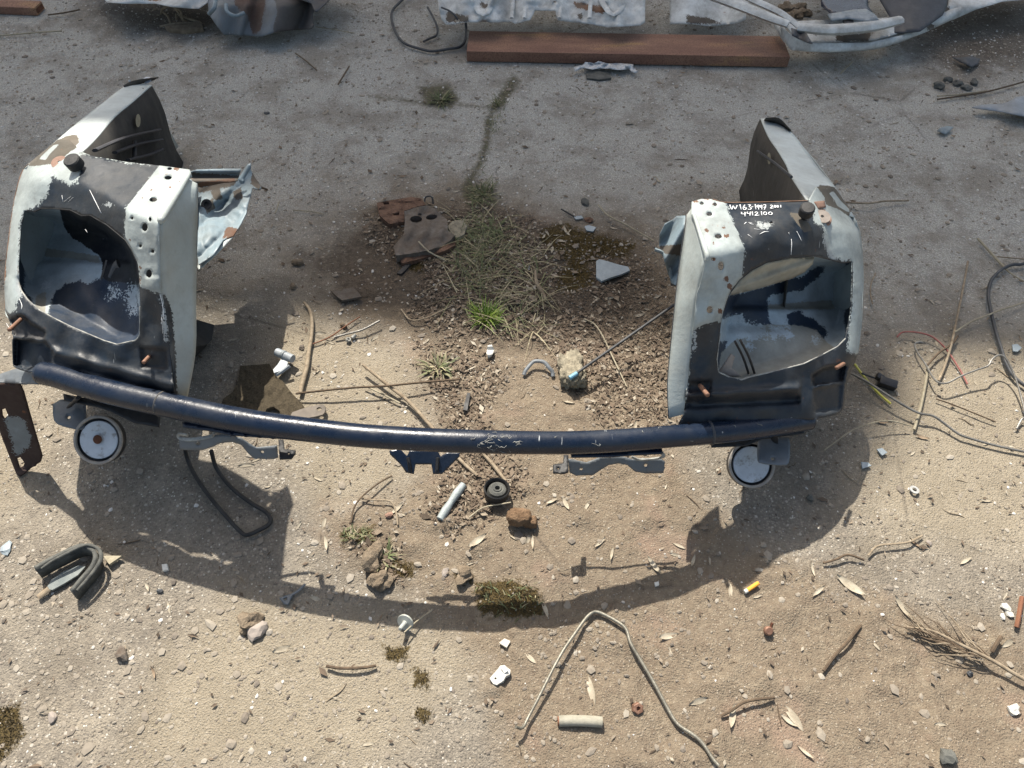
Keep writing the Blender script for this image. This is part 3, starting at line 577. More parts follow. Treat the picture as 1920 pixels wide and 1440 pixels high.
# side faces of the columns
def strip(name, A, B, m, par, k=6, thick=.0015, masks=None):
    """surface between two rows of (x, y, z)"""
    a = [P(*p) for p in A]; b = [P(*p) for p in B]; V = []; Fc = []; pp = []
    ca = catmull(a, 3); cb = catmull(b, 3); n = len(ca)
    pa = catmull([(p[0], p[1], 0) for p in A], 3); pb = catmull([(p[0], p[1], 0) for p in B], 3)
    for i in range(n):
        for j in range(k+1): V.append(tuple(ca[i]+(cb[i]-ca[i])*j/k)); pp.append(tuple((pa[i]+(pb[i]-pa[i])*j/k)[:2]))
    for i in range(n-1):
        for j in range(k): q = i*(k+1)+j; Fc.append([q, q+1, q+k+2, q+k+1])
    f0 = Fc[0]; v = [Vector(V[i]) for i in f0]; nr = (v[1]-v[0]).cross(v[2]-v[0])
    if nr.dot(Vector((0, 0, H))-v[0]) < 0: Fc = [f[::-1] for f in Fc]
    o = mk(name, V, Fc, m, par, attrs={kk: umask(pp, q) for kk, q in (masks or {}).items()}); md = o.modifiers.new('thickness', 'SOLIDIFY'); md.thickness = thick; md.offset = -1; return o
sl_ = strip('side_panel', onsurf([(352, 335), (326, 376), (299.5, 418), (301.5, 500), (305.5, 560), (318.5, 640), (328, 742)], zL, -.001), [(370, 344, .503), (371, 390, .478), (370, 430, .454), (369, 500, .412), (368, 570, .366), (367, 660, .312), (352, 745, .255)], M['white'], hl, masks={'m1': [[(300, 545), (306, 548), (322, 575), (334, 750), (310, 750)]]})
strip('side_flange', [(370, 344, .503), (371, 430, .454), (369, 500, .412), (368, 570, .366), (367, 660, .312), (352, 745, .255)], [(372, 352, .475), (370, 438, .42), (368, 508, .38), (367, 578, .33), (366, 668, .27), (352, 745, .235)], M['dusty'], hl, 2)
tube('pressed_lip', onsurf([(355, 326), (338, 354), (318, 386), (303, 410), (301, 416)], zL, .002), [.004, .0055, .006, .0062, .004], M['white'], hl, 4, 10)
sr_ = strip('side_panel', onsurf([(1297, 390), (1307, 428), (1323, 480), (1313, 534), (1306.5, 560), (1299.5, 620), (1291.5, 700), (1281.5, 777)], zR, -.001), [(1288, 402, .485), (1283, 440, .462), (1274, 500, .425), (1268, 550, .395), (1264, 590, .37), (1259, 640, .335), (1252, 720, .28), (1254, 784, .235)], M['white'], hr)
strip('side_flange', [(1288, 402, .485), (1274, 500, .425), (1264, 590, .37), (1257, 660, .32), (1252, 720, .28), (1254, 784, .235)], [(1290, 410, .455), (1277, 508, .39), (1267, 598, .33), (1260, 668, .28), (1255, 728, .25), (1256, 786, .225)], M['dusty'], hr, 2)
tube('pressed_lip', onsurf([(1301, 402), (1312, 436), (1322, 466), (1326, 480), (1324, 488)], zR, .002), [.003, .0035, .0045, .0045, .003], M['white'], hr, 4, 10)
M['rustedge'] = simple('rusty_cut_edge', (.16, .085, .05), (.30, .19, .13), .9, 60)
tube('cut_edge', onsurf([(54, 308), (44, 318), (35, 341), (25, 387), (14, 468), (11, 498), (9.5, 530), (9.5, 580)], zL, 0), .0011, M['rustedge'], hl, 3, 6)
tube('cut_edge', onsurf([(172, 293), (200, 298), (240, 304.5), (304, 311.5), (354, 318.5)], zL, .0005), .0010, M['lip'], hl, 3, 6) if 'lip' in M else None
tube('cut_edge', onsurf([(1336, 373.5), (1358, 379.5), (1413, 379.5), (1478, 377.5), (1514, 376.5)], zR, .0005), .0010, M['rustedge'], hr, 3, 6)
for (cx, cy, cz) in ((338, 476, .42), (346, 410, .455), (331, 590, .35), (337, 603, .34), (342, 622, .33)): lathe('bolt_hole', P(cx, cy, cz+.02), (1, -.4, .3), [(.0045 if cz > .4 else .002, 0), (.003 if cz > .4 else .001, .0012), (0, .0012)], M['blackm'], hl, 12)
# buckets behind the apertures
def grow(poly, k):
    c = np.array(poly).mean(0); q = np.array(poly)
    out = []
    for i in range(len(q)):
        t = q[(i+1) % len(q)]-q[i-1]; n_ = np.array([t[1], -t[0]])/max(np.hypot(*t), 1e-6)
        if n_@(q[i]-c) < 0: n_ = -n_
        out.append(tuple(q[i]+n_*k))
    return out
def zLb(x, y):
    d = sdist(np.stack([x, y], 1), L_APER); dep = np.interp(y, [385, 440, 486, 496, 530, 600, 650], [.16, .17, .15, .128, .115, .085, .055])
    dep = dep*np.clip((d+6)/interp([(30, 30), (150, 34), (262, 12)], x), 0, 1)**.7; return zL(x, y)-.006-dep*.74
bl = sheet('housing_bucket', grow(L_APER, 6), zLb, M['bucket'], hl, [], 4, .0012, {'m1': [[(88, 600), (92, 575), (98, 560), (105, 545), (118, 535), (130, 528), (140, 530), (150, 526), (165, 532), (180, 522), (195, 520), (275, 520), (275, 660), (190, 660)], [(36, 395), (47, 395), (46, 545), (60, 562), (50, 570), (30, 540)]],
    'm2': [[(97, 380), (112, 393), (120, 425), (136, 447), (152, 455), (160, 462), (185, 478), (192, 492), (190, 520), (205, 528), (240, 530), (275, 545), (275, 440), (230, 420), (180, 390), (150, 380)]], 'm3': [[(75, 463), (120, 470), (186, 480), (188, 494), (130, 484), (76, 480)], [(68, 555), (88, 545), (85, 590), (66, 580)]], 'm4': [circ(250, 562, 13, 26), circ(214, 545, 9, 8), circ(205, 556, 5, 5), circ(86, 534, 6, 6)]})  # m2: shade of the deep opening, painted in as near-black
tube('bucket_tab', [(205, 520, .37), (214, 500, .385), (222, 494, .39)], [.004, .006, .009], M['dusty'], hl, 3, 8, .5)
tube('bucket_tab', [(190, 522, .365), (196, 505, .38), (200, 488, .39)], .0035, M['blackm'], hl, 3, 6, .5)
def zRbk(x, y):
    d = sdist(np.stack([x, y], 1), R_APER); dep = np.interp(y, [470, 530, 573, 582, 610, 625, 690, 712], [.13, .16, .165, .13, .12, .095, .06, .05])
    dep = dep*np.clip((d+6)/interp([(1344, 16), (1450, 30), (1560, 30), (1598, 20)], x), 0, 1)**.7; dep = dep-.012*np.exp(-((x-1455)**2/5000+(y-650)**2/900)); return zR(x, y)-.006-dep*.78
bk = sheet('housing_bucket', grow(R_APER, 6), zRbk, M['bucket'], hr, [], 4, .0012, {'m1': [[(1345, 560), (1370, 553), (1424, 541), (1508, 516), (1530, 500), (1548, 500), (1535, 520), (1500, 545), (1450, 552), (1438, 560), (1444, 605), (1400, 612), (1390, 590), (1345, 600)], [(1475, 592), (1485, 585), (1500, 583), (1512, 595), (1530, 600), (1552, 622), (1545, 640), (1520, 622), (1480, 614)], [(1584, 485), (1605, 485), (1605, 590), (1590, 640), (1582, 600), (1588, 540)], [(1340, 640), (1362, 640), (1365, 690), (1345, 690)], [(1394, 614), (1436, 612), (1460, 612), (1440, 602), (1400, 600)]],
    'm3': [[(1352, 662), (1375, 640), (1400, 618), (1440, 608), (1500, 610), (1530, 618), (1553, 645), (1575, 655), (1507, 690), (1457, 703), (1405, 715), (1347, 705)], [(1440, 572), (1560, 562), (1565, 580), (1445, 580)]], 'm4': [[(1372, 612), (1400, 604), (1430, 610), (1440, 628), (1410, 640), (1380, 634)], [(1440, 615), (1480, 612), (1482, 630), (1450, 634)], circ(1404, 650, 5, 5), circ(1530, 636, 4, 4), circ(1380, 600, 14, 10)]})
sheet('inner_liner', [(1366, 553), (1372, 545), (1386, 528), (1410, 509), (1437, 495), (1483, 485), (1527, 482), (1524, 495), (1508, 511), (1486, 522), (1424, 541), (1370, 554)], lambda x, y: zR(x, y)-.035-.05*np.clip((y-485)/70, 0, 1)+.012*np.exp(-((y-interp([(1366, 548), (1527, 492)], x))/10)**2), M['liner'] if 'liner' in M else simple('dusty_beige_liner', (.30, .265, .20), (.50, .46, .37), .45, 25, bump=.0005), hr, [], 4, .003)
for (A, B) in (((1378, 640, .36), (1405, 705, .25)), ((1388, 638, .365), (1416, 704, .25))): tube('cable_stay', [A, ((A[0]+B[0])/2+2, (A[1]+B[1])/2-2, (A[2]+B[2])/2+.004), B], .0022, M['blackm'], hr, 3, 6)
sheet('adjuster_tab', [(1354, 690), (1372, 664), (1378, 668), (1372, 690), (1390, 706), (1360, 708), (1348, 700)], lambda x, y: zR(x, y)-.012, M['pinkmetal'], hr, [], 4, .003)
# bare lips round the apertures
M['lip'] = simple('scuffed_bare_edge', (.10, .10, .10), (.42, .42, .38), .5, 70)
tube('aperture_lip', onsurf(resample(L_APER[13:26], 9, False), zL, -.001), .0014, M['lip'], hl, 2, 6)
tube('aperture_lip', onsurf(resample(L_APER[1:13], 9, False), zL, -.001), .0013, M['blackm'], hl, 2, 6)
tube('aperture_lip', onsurf(resample(R_APER[13:25], 9, False), zR, -.001), .0014, M['lip'], hr, 2, 6)
tube('aperture_lip', onsurf(resample(R_APER[0:13], 9, False), zR, -.001), .0013, M['blackm'], hr, 2, 6)
# aprons running back from each housing
def apron(par, inner, outer, m, mwall, masks, side):
    """top flange strip, inner wall to the ground, outer skirt"""
    A = inner; B = outer
    strip('apron_flange', A, B, m, par, 8, .0025, masks)
    ca = catmull([P(*p) for p in A], 3); V = []; Fc = []; n = len(ca); z0 = .003
    k = 6
    for i, t in enumerate(ca):
        f = 1-i/(n-1)
        for j in range(k+1):
            s = j/k; V.append((t[0]+side*.006*math.sin(s*3.14*2), t[1]-.42*t[2]*(1-f)*s, t[2]*(1-s)+z0*s-.002))
    for i in range(n-1):
        for j in range(k): q = i*(k+1)+j; Fc.append([q, q+1, q+k+2, q+k+1])
    o = mk('apron_wall', V, Fc, mwall, par); md = o.modifiers.new('thickness', 'SOLIDIFY'); md.thickness = .002; md.offset = 0
    return o
fl = [(284, 160, .24), (250, 190, .285), (216, 218, .33), (187, 252, .39), (170, 270, .43), (152, 286, .475)]
fo = [(262, 152, .235), (205, 186, .28), (160, 218, .33), (130, 240, .38), (108, 262, .415), (108, 264, .455)]
al = apron(hl, fl, [(266, 152, .235), (232, 163, .265), (190, 195, .30), (152, 225, .345), (108, 262, .40), (56, 308, .45)], M['apron'], M['darkwall'], {'m1': [[(146, 252), (150, 265), (145, 275), (122, 288), (98, 305), (52, 310), (70, 290), (100, 278), (112, 258), (130, 254)]], 'm2': [circ(268, 166, 2.5, 1.5), circ(200, 217, 2.5, 1.5), circ(188, 237, 3, 1.8)]}, 1)
ar = apron(hr, [(1426, 222, .225), (1440, 255, .255), (1457, 280, .285), (1474, 308, .32), (1483, 330, .345), (1512, 374, .44)], [(1448, 222, .222), (1483, 247, .235), (1510, 280, .26), (1535, 315, .29), (1565, 350, .33), (1602, 406, .385)], M['apron'], M['brown_panel'], {'m1': [[(1530, 345), (1560, 350), (1575, 355), (1600, 400), (1590, 404), (1570, 392), (1548, 385), (1545, 372), (1534, 358)]], 'm2': [circ(1440, 240, 2.5, 1.8), circ(1484, 297, 3, 1.8), circ(1489, 320, 3.5, 2)]}, -1)
for (nm, par, pl) in (('apron_white_patch', hl, [(68, 298), (100, 268), (110, 272), (88, 298)]), ('apron_white_patch', hr, [(1553, 361), (1562, 359), (1574, 376), (1594, 394), (1590, 397), (1570, 386), (1564, 374)])):
    pass
ROUND = circ
def ringpx(name, x, y, z, r, m, par, h=.004, ax=(0, -.15, 1), hole=.4):
    return lathe(name, P(x, y, z), ax, [(r*hole, 0), (r, 0), (r, h), (r*hole, h), (r*hole, 0)], m, par)
ringpx('washer', 276, 151, .243, .011, M['zinc'], hl, .003)
# pale patches on the inner walls, standing in for sunlit ground through holes
def onwall(x, y, edge, off):
    E = sorted([tuple(P(*p)) for p in edge], key=lambda t: t[1]); X = E[0][0]; u = (x-960)/F; v = (y-720)/F; d = sT+v*cT
    for _ in range(12):
        k = X/u; z = H-k*d; X = float(np.interp(k*(cT-v*sT)+.25*max(z, 0)*0, [e[1] for e in E], [e[0] for e in E]))+off
    return (x, y, max(z, .006))
FR_ = [(1426, 222, .225), (1440, 255, .255), (1457, 280, .285), (1474, 308, .32), (1483, 330, .345), (1512, 374, .44)]
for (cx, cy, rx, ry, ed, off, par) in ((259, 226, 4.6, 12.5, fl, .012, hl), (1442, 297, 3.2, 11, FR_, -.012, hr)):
    pp_ = [P(*onwall(a, b, ed, off)) for a, b in circ(cx, cy, rx, ry, 14)]; mk('lit_ground_patch', [tuple(p) for p in pp_], [list(range(14))], M['straw'], par)
for A in (((178, 282), (235, 258), (300, 243)), ((215, 286), (260, 270), (303, 262)), ((240, 300), (280, 290), (304, 280))): tube('wall_rib', [onwall(a, b, fl, .016) for a, b in A], .006, M['rib'] if 'rib' in M else simple('rib_metal', (.03, .033, .04), (.06, .06, .065), .5), hl, 3, 6, .6)
tube('wall_rib', [onwall(252, 300, fl, .014), onwall(252, 264, fl, .014)], .005, M['blackm'], hl, 1, 6, .6)
tube('wall_cable', [onwall(a, b, FR_, -.014) for a, b in ((1420, 283), (1450, 304), (1484, 332))], .003, M['cable'], hr, 3, 6)
tube('wall_cable', [(1495, 352, .32), (1494, 366, .33), (1486, 378, .33)], .0035, M['pinkmetal'], hr, 3, 6)
strip('liner_rear', [(1436, 222, .25), (1460, 222, .25), (1482, 244, .245)], [(1432, 226, .225), (1462, 236, .225), (1484, 250, .22)], M['brown_panel'], hr, 2)
strip('liner_rear', [(232, 160, .27), (252, 151, .262), (298, 145, .245)], [(234, 166, .262), (262, 158, .245), (288, 151, .238)], M['brown_panel'], hl, 2)
# outer skirts (seen from the side, and casting the outer shadow)
def skirt(par, pts, drop, m):
    a = [P(*p) for p in pts]; b = [Vector((v.x*.995, v.y+.04, max(.004, v.z-drop))) for v in a]; ca, cb = catmull(a, 3), catmull(b, 3); V = []; Fc = []
    for p, q in zip(ca, cb): V += [tuple(p), tuple((p+q)/2), tuple(q)]
    for i in range(len(ca)-1): q = i*3; Fc += [[q, q+1, q+4, q+3], [q+1, q+2, q+5, q+4]]
    o = mk('outer_skirt', V, Fc, m, par); md = o.modifiers.new('thickness', 'SOLIDIFY'); md.thickness = .002; md.offset = 0
skirt(hl, [(266, 152, .233), (190, 195, .298), (108, 262, .398), (56, 308, .448)]+onsurf([(44, 318), (35, 341), (25, 387), (14, 468), (11, 498), (10, 581), (17, 597)], zL, -.002), .26, M['white'])
skirt(hr, [(1448, 222, .22), (1510, 280, .258), (1565, 350, .328), (1600, 406, .383)]+onsurf([(1611, 433), (1617, 498), (1618, 525), (1615, 600), (1608, 660)], zR, -.002), .24, M['white'])
# rubber stops, bush, studs
def stop(x, y, z, par, r=.0135):
    c = P(x, y, z); return lathe('rubber_stop', c, (-.1, -.25, 1), [(.009, -.042), (.011, -.034), (.005, -.03), (.0045, -.018), (r, -.016), (r, -.014), (r, -.001), (r-.002, .001), (0, .0015)], M['rubber'], par, 24)
stop(133, 299, .515, hl, .0145); stop(1515, 389, .487, hr, .0125)
lathe('bush', P(1541, 413, .425), (0, -.2, 1), [(.017, -.016), (.016, .004), (.015, .006), (.004, .006), (.004, -.01)], M['bush'], hr)
lathe('bush_plate', P(1541, 407, .436), (0, -.2, 1), [(.003, 0), (.0145, 0), (.0145, .0025), (.003, .0025), (.003, 0)], M['pinkmetal'], hr)
lathe('bush_plate', P(112, 305, .478), (0, -.2, 1), [(.003, 0), (.014, 0), (.0145, .002), (.003, .002), (.003, 0)], M['bush'], hl)
sheet('bare_patch', [(1527, 378), (1546, 376), (1549, 388), (1536, 392)], lambda x, y: zR(x, y)+.002, M['bush'], hr, [], 4, .001)
def stud(a, b, par, r=.0042):
    n = 26; pa, pb = P(*a), P(*b); V, Fc = [], []
    pts = [pa+(pb-pa)*i/n for i in range(n+1)]; rr = [r*(1 if i % 2 else .86) for i in range(n+1)]
    tube_geo(pts, rr, 10, V, Fc); mk('threaded_stud', V, Fc, M['copper'], par)
stud((40, 598, .325), (17, 619, .345), hl, .0036); stud((289, 659, .325), (269, 680, .34), hl, .0036); stud((1312, 722, .285), (1327, 741, .305), hr, .0042); stud((1582, 682, .245), (1568, 690, .262), hr, .0038)
# handwriting on the right housing
ST = [[(75, 210), (105, 285), (130, 225), (160, 280), (195, 220)], [(240, 205), (260, 290)], [(320, 210), (295, 250), (300, 285), (330, 285), (345, 262), (320, 250), (298, 262)], [(370, 210), (415, 212), (390, 240), (425, 260), (410, 285), (370, 282)], [(430, 245), (455, 240)], [(490, 200), (500, 285)],
      [(545, 215), (520, 225), (525, 250), (550, 240), (548, 215), (545, 290)], [(595, 215), (568, 228), (575, 252), (600, 240), (598, 215), (598, 290)], [(620, 215), (662, 210), (638, 292)], [(625, 252), (668, 245)], [(735, 222), (760, 213), (772, 232), (738, 266), (792, 262)],
      [(a[0], a[1]) for a in circ(812, 237, 13, 17, 8)]+[(825, 237)], [(a[0], a[1]) for a in circ(856, 236, 13, 16, 8)]+[(869, 236)], [(905, 214), (909, 256)],
      [(270, 330), (265, 357), (318, 360)], [(322, 330), (322, 402)], [(365, 325), (358, 350), (408, 355)], [(410, 325), (402, 392)], [(440, 322), (450, 386)], [(482, 338), (512, 325), (530, 345), (485, 385), (556, 378)], [(590, 318), (598, 382)], [(a[0], a[1]) for a in circ(652, 350, 26, 24, 9)]+[(678, 350)], [(a[0], a[1]) for a in circ(738, 350, 30, 22, 9)]+[(768, 350)]]
V, Fc = [], []
for s in ST:
    px = [(1360+a/8.727, 360+b/8.727) for a, b in s]; pts = [P(*q) for q in onsurf(px, zR, .0012)]; tube_geo(catmull(pts, 3), .00085, 6, V, Fc, .35)
mk('handwriting', V, Fc, M['mark'], hr)
V, Fc = [], []
for s in [[(305, 525), (335, 500), (350, 495)], [(380, 495), (420, 520), (465, 528)], [(400, 500), (440, 500)], [(1080, 770), (1086, 860), (1075, 1030)], [(1170, 640), (1215, 730), (1250, 800)], [(1035, 660), (1052, 700)], [(365, 690), (440, 745)], [(470, 600), (560, 615)], [(560, 690), (640, 650), (715, 650)]]:
    px = [(1360+a/8.727, 360+b/8.727) for a, b in s]; tube_geo(catmull([P(*q) for q in onsurf(px, zR, .0010)], 3), [.0003, .0007, .0003], 6, V, Fc, .3)
mk('scratches', V, Fc, M['mark'], hr)['kind'] = 'stuff'
V, Fc = [], []
for s in [[(168, 356), (176, 372), (190, 400)], [(116, 366), (118, 378)], [(128, 378), (137, 370)], [(120, 378), (133, 368)], [(160, 430), (164, 436)], [(36, 560), (41, 572), (40, 580)], [(300, 552), (306, 580), (308, 640)], [(303, 590), (305, 625)], [(20, 620), (12, 606)]]:
    tube_geo(catmull([P(*q) for q in onsurf(s, zL, .0010)], 3), [.0003, .0006, .0003], 6, V, Fc, .3)
mk('scratches', V, Fc, M['mark'], hl)['kind'] = 'stuff'
# scuffs on the crossbar's upper side
V, Fc = [], []
def barpt(x, off):
    t = np.interp(x, [b[0] for b in BAR], range(len(BAR))); i = int(min(t, len(BAR)-2)); f = t-i; a, b = BAR[i], BAR[i+1]
    c = P(a[0]+(b[0]-a[0])*f, a[1]+(b[1]-a[1])*f, a[2]+(b[2]-a[2])*f); ang = math.radians(35+off); return c+Vector((0, -math.sin(ang), math.cos(ang)))*.0206
for _ in range(50):
    x = random.choice([random.uniform(95, 1500), random.uniform(880, 970), random.uniform(890, 960), random.uniform(200, 420)]); o1 = random.uniform(-55, 45); n = random.randint(2, 4); pts = [barpt(x, o1)]
    for k in range(n): x += random.uniform(-3, 9); o1 += random.uniform(-12, 12); pts.append(barpt(x, o1))
    tube_geo(pts, [.0002, random.uniform(.0004, .0010), .0002], 5, V, Fc, .5)
mk('scuff_marks', V, Fc, M['lip'], bar)['kind'] = 'stuff'
# brackets, discs and legs under the crossbar
def disc(x, y, z, par, r, ax, label):
    o = lathe('disc_buffer', P(x, y, z), ax, [(0, -.022), (r*.92, -.022), (r, -.016), (r, -.003), (r*.965, 0), (r*.93, .0), (r*.88, -.009), (r*.76, -.012)], M['blackplastic'], par, 48); tag(o, label=label)
    lathe('disc_rim', P(x, y, z), ax, [(r*1.004, -.004), (r*1.01, -.001), (r*.985, .0008), (r*.90, .0008), (r*.885, -.004)], M['ringm'], o, 48, caps=False)
    lathe('disc_plate', P(x, y, z), ax, [(r*.78, -.012), (r*.78, -.0042), (r*.76, -.0034), (r*.52, -.0032), (r*.50, -.0036), (r*.24, -.0034), (r*.18, -.0042), (0, -.0042)], M['discface'], o, 48)
q = MT('disc_plate_zinc', .5, 0); q.color(q.mix(q.step(q.noise(45, 6, .7), .54, .66, 0, .7), q.mix(q.step(q.noise(18, 4), .3, .7), (.60, .64, .68), (.42, .45, .48)), (.17, .15, .125))); q.bump(q.noise(200, 3), .0002); M['discface'] = q.m
M['ringm'] = simple('worn_rubber_rim', (.20, .19, .18), (.38, .34, .29), .8, 60)
disc(183, 825, .145, car, .0455, (0, -.62, .78), 'left disc with grey zinc face'); disc(1410, 871, .098, car, .044, (0, -.55, .83), 'right disc with grey zinc face')
lathe('rust_spot', P(183, 824, .1455), (0, -.62, .78), [(.0085, .0005), (.007, .0015), (0, .0018)], M['rustdark'], car, 16)
sheet('disc_bracket', chaikin([(99, 748), (158, 751), (161, 757), (161, 800), (148, 806), (108, 796), (99, 786)], 1), .158, M['bracket'], car, [circ(129, 782, 3.5)], 5, .003, skirt=0)
sheet('disc_bracket', chaikin([(1421, 822), (1430, 819), (1476, 819), (1482, 825), (1481, 865), (1474, 873), (1424, 868), (1420, 860)], 1), .128, M['bracket'], car, [circ(1449, 860, 3.5)], 5, .003)
tube('bracket_stem', [(150, 742, .25), (140, 752, .2), (132, 760, .165)], .009, M['blackm'], car, 3, 8, .4)
tube('bracket_stem', [(1450, 806, .185), (1452, 818, .15), (1452, 826, .132)], .009, M['blackm'], car, 3, 8, .4)
sheet('mount_plate', [(118, 738), (190, 752), (300, 775), (298, 800), (250, 792), (205, 770), (180, 762), (120, 750)], .205, M['blackm'], car, [], 6, .003)
sheet('mount_plate', [(1330, 828), (1510, 800), (1508, 812), (1430, 822), (1400, 835), (1335, 838)], .15, M['blackm'], car, [], 6, .003)
def zslope(x0, z0, x1, z1, yk=0, y0=0): return lambda x, y: z0+(z1-z0)*(x-x0)/(x1-x0)+yk*(y-y0)
# left bumper bracket
LB = [(335, 817), (345, 826), (352, 824), (378, 822), (398, 818), (416, 815), (452, 822), (466, 832), (480, 840), (500, 838), (519, 836), (521, 858), (514, 861), (476, 860), (465, 850), (452, 834), (436, 829), (416, 830), (398, 838), (380, 844), (345, 844), (337, 842)]
sheet('bumper_bracket', LB, zslope(335, .225, 520, .215, -.0009, 830), M['bracket'], car, [circ(371, 832, 4.2), circ(492, 848, 3)], 4, .003)
tube('bracket_lip', [(352, 816, .24), (336, 814, .24), (338, 822, .232), (360, 824, .232), (395, 818, .234), (402, 811, .245)], .0022, M['lip'], car, 4, 6, 1.6)
sheet('bracket_plate', [(341, 776), (470, 798), (530, 808), (532, 822), (430, 815), (400, 808), (342, 800)], zslope(341, .262, 532, .268), M['bar'], car, [], 5, .003)
tube('weld_seam', [(343, 782, .276), (380, 792, .277), (440, 801, .278), (500, 809, .278), (512, 812, .277)], .002, M['lip'], bar, 4, 6)
for (x, y, z) in ((346, 783, .275), (414, 796, .277), (496, 808, .277)): lathe('weld_blob', P(x, y, z), (0, -.6, .8), [(.008, 0), (.006, .003), (0, .004)], M['dusty'], bar, 10)
sheet('bracket_tab', [(522, 824), (531, 824), (533, 842), (554, 844), (553, 850), (546, 859), (524, 860)], .222, M['blackm'], car, [circ(541, 850, 2.2)], 4, .004)
# right bumper bracket
RB = [(1066, 861), (1080, 864), (1100, 868), (1116, 862), (1130, 856), (1150, 855), (1172, 858), (1186, 862), (1205, 860), (1241, 862), (1247, 866), (1244, 887), (1210, 888), (1190, 884), (1176, 872), (1160, 869), (1142, 872), (1128, 880), (1112, 891), (1080, 892), (1068, 886)]
sheet('bumper_bracket', RB, zslope(1066, .178, 1245, .165, -.0009, 870), M['bracket'], car, [circ(1090, 880, 3), circ(1211, 873, 3.4)], 4, .003)
tube('bracket_lip', [(1184, 856, .185), (1200, 862, .18), (1228, 860, .18), (1244, 856, .185), (1240, 848, .195)], .0022, M['lip'], car, 4, 6, 1.6)
sheet('bracket_plate', [(1070, 845), (1240, 835), (1243, 850), (1185, 853), (1150, 856), (1072, 857)], zslope(1070, .235, 1243, .205), M['bar'], car, [], 5, .003)
sheet('bracket_tab', [(1037, 871), (1050, 869), (1056, 868), (1057, 853), (1066, 853), (1066, 884), (1058, 887), (1037, 886)], .175, M['blackm'], car, [circ(1047, 878, 2.2)], 4, .004)
# centre bracket with two prongs
sheet('centre_bracket', [(730, 845), (751, 843), (759, 852), (763, 855), (768, 845), (820, 845), (826, 856), (832, 852), (838, 849), (862, 850), (862, 856), (829, 889), (812, 889), (809, 871), (779, 871), (776, 889), (761, 886), (752, 872), (731, 852)], zslope(730, .235, 862, .23, -.0006, 850), M['bar'], car, [], 4, .0035)
tube('bracket_rib', [(765, 858, .232), (768, 872, .224), (769, 886, .216)], .003, M['blackm'], car, 2, 6); tube('bracket_rib', [(821, 858, .23), (820, 872, .222), (819, 886, .214)], .003, M['blackm'], car, 2, 6)
# side flange and hanging strip on the left
sheet('side_flange', [(-14, 706), (20, 694), (34, 690), (66, 701), (74, 708), (70, 720), (-14, 716)], zslope(-14, .19, 74, .255), M['bracket'], car, [], 6, .003)
sheet('hanging_strip', [(-16, 722), (36, 718), (44, 735), (56, 778), (79, 856), (76, 866), (36, 893), (30, 888), (-16, 770)], lambda x, y: np.clip((.205-(y-720)*.00126), .004, 1)+0*x, M['strip'] if 'strip' in M else paint('peeling_rust_strip', (.045, .024, .018), [('m1', (.22, .24, .24), .8, 30)], .8, .3, (.06, .04, .03), scratch=0, rust=.6), car, [[(3, 768), (10, 766), (15, 778), (8, 786), (4, 780)], [(31, 860), (38, 857), (46, 868), (44, 874), (36, 877)]], 5, .003, {'m1': [[(8, 775), (50, 790), (58, 830), (40, 850), (28, 858), (20, 820)]]})
# rails hidden under the housings carry the weight
for nm, a, b in (('support_rail', P(230, 690, .24), None), ('support_rail', P(1430, 760, .15), None)):
    wtube(nm, [a, a+Vector((0, .10, -.06)), Vector((a.x, a.y+.24, .03)), Vector((a.x, a.y+.30, .03))], .028, M['darkwall'], car, 3, 4)
# wheelhouse remains behind the left and right housings
def fold(f, amp, ph=0): return lambda x, y: amp*np.sin(x*f+y*f*.6+ph)
sheet('wheelhouse_panel', [(368, 352), (410, 340), (448, 330), (470, 318), (478, 332), (490, 350), (486, 356), (473, 352), (466, 380), (461, 400), (451, 420), (437, 442), (418, 450), (400, 478), (372, 496), (366, 430)], lambda x, y: .225+(y-340)*.0003+.016*np.abs(fbm(x*.03, y*.03, 3, 77))*2-.03*np.exp(-((x-425)**2+(y-400)**2)/900)+.012*np.abs(np.sin((x+y)*.055)), M['blue'], hl, [], 3, .002, {'m1': [[(370, 340), (445, 332), (440, 348), (372, 362)], [(395, 360), (412, 352), (418, 372), (402, 376)], [(436, 360), (452, 352), (456, 372), (442, 376)], [(474, 315), (492, 345), (486, 356), (470, 345)], [(380, 380), (398, 372), (404, 390), (388, 400)]], 'm2': [[(425, 425), (446, 428), (440, 445), (416, 448)]]})
sheet('hidden_shade_panel', [(284, 352), (371, 344), (371, 497), (350, 530), (300, 540)], .262, M['darkwall'], hl, [], 8, .002)  # out-of-sight panel, added to close the gap in the left housing's shadow
sheet('wheelhouse_ledge', [(350, 326), (368, 318), (420, 316), (452, 316), (446, 338), (410, 345), (378, 352), (362, 350)], lambda x, y: .315-(x-350)*.0004-(y-320)*.0004+.006*np.sin(y*.3), M['blue'], hl, [], 4, .002, {'m1': [[(345, 322), (452, 330), (440, 345), (370, 350)]], 'm2': [[(370, 342), (440, 334), (440, 342), (375, 352)]]})
sheet('wheelhouse_edge', [(446, 336), (464, 308), (470, 306), (470, 316), (452, 345)], lambda x, y: .30-(y-306)*.0008, M['blue'], hl, [], 4, .002)
sheet('wheelhouse_flange', [(368, 494), (395, 470), (424, 444), (436, 445), (420, 462), (398, 484), (372, 506)], .262, M['white'], hl, [], 4, .002)
lathe('grommet', P(388, 384, .25), (0, -.5, .8), [(.009, 0), (.012, .002), (.012, .004), (.006, .004), (.005, -.004)], M['rubber'], hl, 16)
tube('rear_hook', [(473, 348, .2), (486, 350, .2), (502, 356, .195)], .0025, M['twigdark'], hl, 3, 6)
